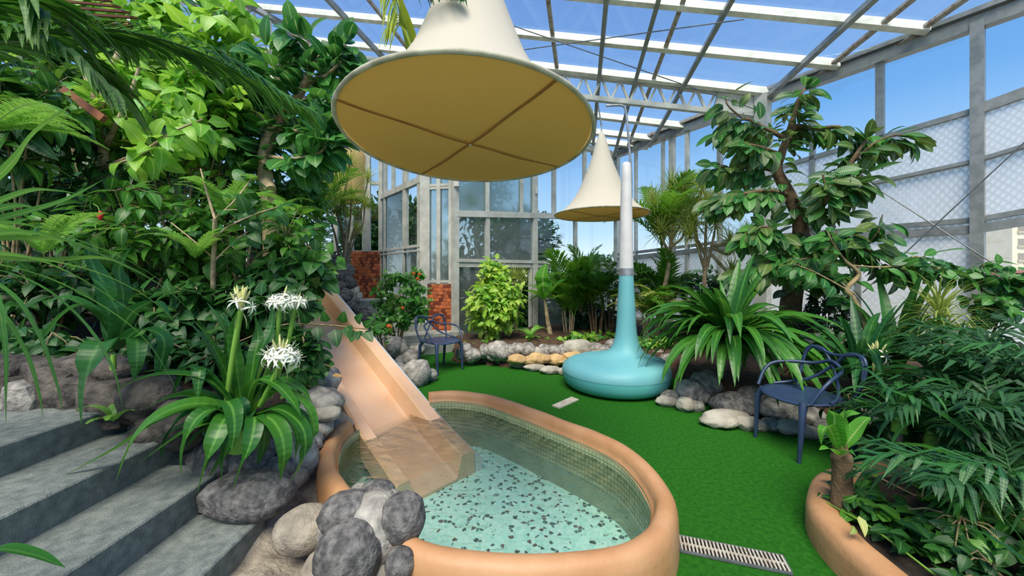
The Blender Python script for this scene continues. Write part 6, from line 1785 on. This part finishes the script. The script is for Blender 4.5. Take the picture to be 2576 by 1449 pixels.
# pothos trailing over the soil
pot = thing('pothos', Vector((1.85, 1.9, .14)), 'trailing pothos with some cream-splashed leaves along the planter kerb', 'plant')
lv = Leaves(pot)
for i in range(150):
    u = R.random()
    p = W(2110 + 260 * u, 1225 + 235 * u + R.uniform(-60, 10), 1.95 - .45 * u)
    p = Vector((p.x + R.uniform(0, .25), p.y + R.uniform(0, .2), .15 + R.uniform(0, .10)))
    lv.add(R.choice(LV['pothos']), aim(p, Vector((R.uniform(-1, .6), R.uniform(-1, .6), R.uniform(-.3, .4))), Vector((0, -.3, 1)) + rv(.4), R.uniform(.06, .11)))
lv.finish()
vl = leafmesh('leaf', L['vario'], .5, .3, .6, 5, 'ovate')
for px, py, tx, ty, s in ((2160, 1298, 2175, 1330, .085), (2150, 1325, 2145, 1345, .06), (2120, 1258, 2150, 1252, .07)):
    inst('leaf', vl, pot, aim(W(px, py, 1.72), W(tx, ty, 1.68) - W(px, py, 1.72), Vector((0, -1, .5)), s))
MB().tube(crom([Vector((1.70, 2.0, .17)), Vector((1.72, 1.8, .19)), Vector((1.72, 1.65, .19)), Vector((1.72, 1.5, .18))], 5), .005, 5).build('stem', M['stalk'], pot, True)

# ================================================================== OUTSIDE
def outtree(label, c, rad, n, seed, trunk=True, size=.35, name='garden_tree'):
    rs = random.Random(seed)
    t = thing(name, (c[0], c[1], -.5), label, 'tree')
    b = MB()
    for i in range(n):
        d = Vector((rs.gauss(0, 1), rs.gauss(0, 1), rs.gauss(0, 1))).normalized()
        k = rs.uniform(.55, 1.0) * (1 + .25 * noise.noise(d * 2.3 + Vector((seed, 0, 0))))
        p = Vector(c) + Vector((d.x * rad[0], d.y * rad[1], d.z * rad[2])) * k
        b.join(LV['tree'][0], aim(p, d + Vector((rs.gauss(0, .6), rs.gauss(0, .6), rs.gauss(0, .6))), Vector((0, 0, 1)) + d, size * rs.uniform(.7, 1.2)))
    tag(b.build('foliage', L['tree'], t), kind='stuff')
    MB().tube([(c[0], c[1], -.6), (c[0], c[1], c[2])], [.16, .07], 8).build('trunk', M['bark'], t, True)
    core = rock_mesh(seed, (rad[0] * .55, rad[1] * .55, rad[2] * .55), 3, .3, L['tree'])
    inst('inner_foliage', core, t, Matrix.Translation(c))
outtree('dark round tree outside behind the middle back panes', W(1310, 605, 13), (1.25, 1.0, 1.05), 1500, 3)
outtree('smaller tree outside right of the dark round one, behind the clear pane', W(1510, 680, 17), (1.3, .9, .62), 700, 4)
outtree('hedge bush outside filling the open lower window with darkness', W(1300, 770, 10.6), (1.5, .7, 1.0), 900, 5, name='hedge')
outtree('hedge outside behind the right lower back panes', W(1450, 790, 12.4), (1.6, .8, .9), 600, 6, name='hedge')
outtree('hedge outside behind the left lower back pane', W(1170, 720, 10.5), (1.1, .7, 1.6), 700, 12, name='hedge')
outtree('tall green tree blurred behind the upper left back panes', W(1200, 500, 15), (1.3, 1.2, 1.3), 800, 7)
outtree('tall hedge outside left of the stair post', W(900, 600, 13), (1.2, .8, 1.3), 900, 8, name='hedge')
outtree('hedge tree outside right of the stair post', W(950, 600, 13.4), (.7, .8, 1.4), 500, 9, name='hedge')
outtree('conifer outside behind the clear pane above the stair', W(1040, 570, 14), (.55, .5, 1.0), 400, 10)
outtree('dark tree outside behind the left bank', W(250, 420, 15), (6, 2, 4.5), 1800, 11, size=.5)

tw = thing('apartment_tower', (84, 62, -1), 'cream apartment tower far away through the clear pane at the right edge', 'building')
tb_ = W(2532, 690, 62)
MB().box((tb_.x, tb_.y, 3.5), 6.2, 6, 12.5).build('wall', M['tower'], tw)
fx, fy = tb_.x, tb_.y - 3.02
for j in range(5):
    z = 9.0 - j * 2.3
    for i, (ox, ww, hh) in enumerate(((-1.6, 1.2, 1.0), (1.9, .8, .7))):
        MB().box((fx + ox, fy, z), ww, .1, hh).build('window', M['tower_win'], tw)
    MB().box((fx - 1.6, fy - .05, z - .75), 1.5, .3, .3).build('balcony_band', M['kerb'], tw)
hs = thing('house', (52, 40, -1), 'low house with a brownish tiled roof far away at the right edge', 'building')
hb_ = W(2530, 705, 40)
MB().box((hb_.x, hb_.y, -.2), 6, 4, 1.6).build('wall', M['tower'], hs)
MB().add([(hb_.x - 2.2, hb_.y - 2.4, .6), (hb_.x + 2.6, hb_.y - 2.4, .6), (hb_.x + 2.6, hb_.y, 1.9), (hb_.x - 2.0, hb_.y, 1.9), (hb_.x - 2.2, hb_.y + 2.4, .6), (hb_.x + 2.6, hb_.y + 2.4, .6)],
         [(0, 1, 2, 3), (3, 2, 5, 4), (0, 3, 4), (1, 5, 2), (0, 4, 5, 1)]).build('roof', M['tile_roof'], hs)

# timber eave at the upper left
ev = thing('timber_eave', W(190, 20, 4.1), 'brown timber eave of a hut showing between the leaves at top left', 'eave')
for i in range(5):
    MB().bar(W(100 + i * 14, -34 + i * 17, 4.15), W(250 + i * 22, -12 + i * 14, 3.9), .075, .02, (0, -.4, 1)).build('plank', M['timber'], ev)
MB().bar(W(60, 42, 4.2), W(330, 62, 3.9), .05, .05, (0, -1, .2)).build('beam', M['timber'], ev)
MB().bar(W(160, 226, 3.75), W(262, 300, 3.6), .07, .04, (0, -1, .2)).build('rafter_tail', M['timber'], ev)
print('objects', len(bpy.data.objects), 'meshes', len(bpy.data.meshes))
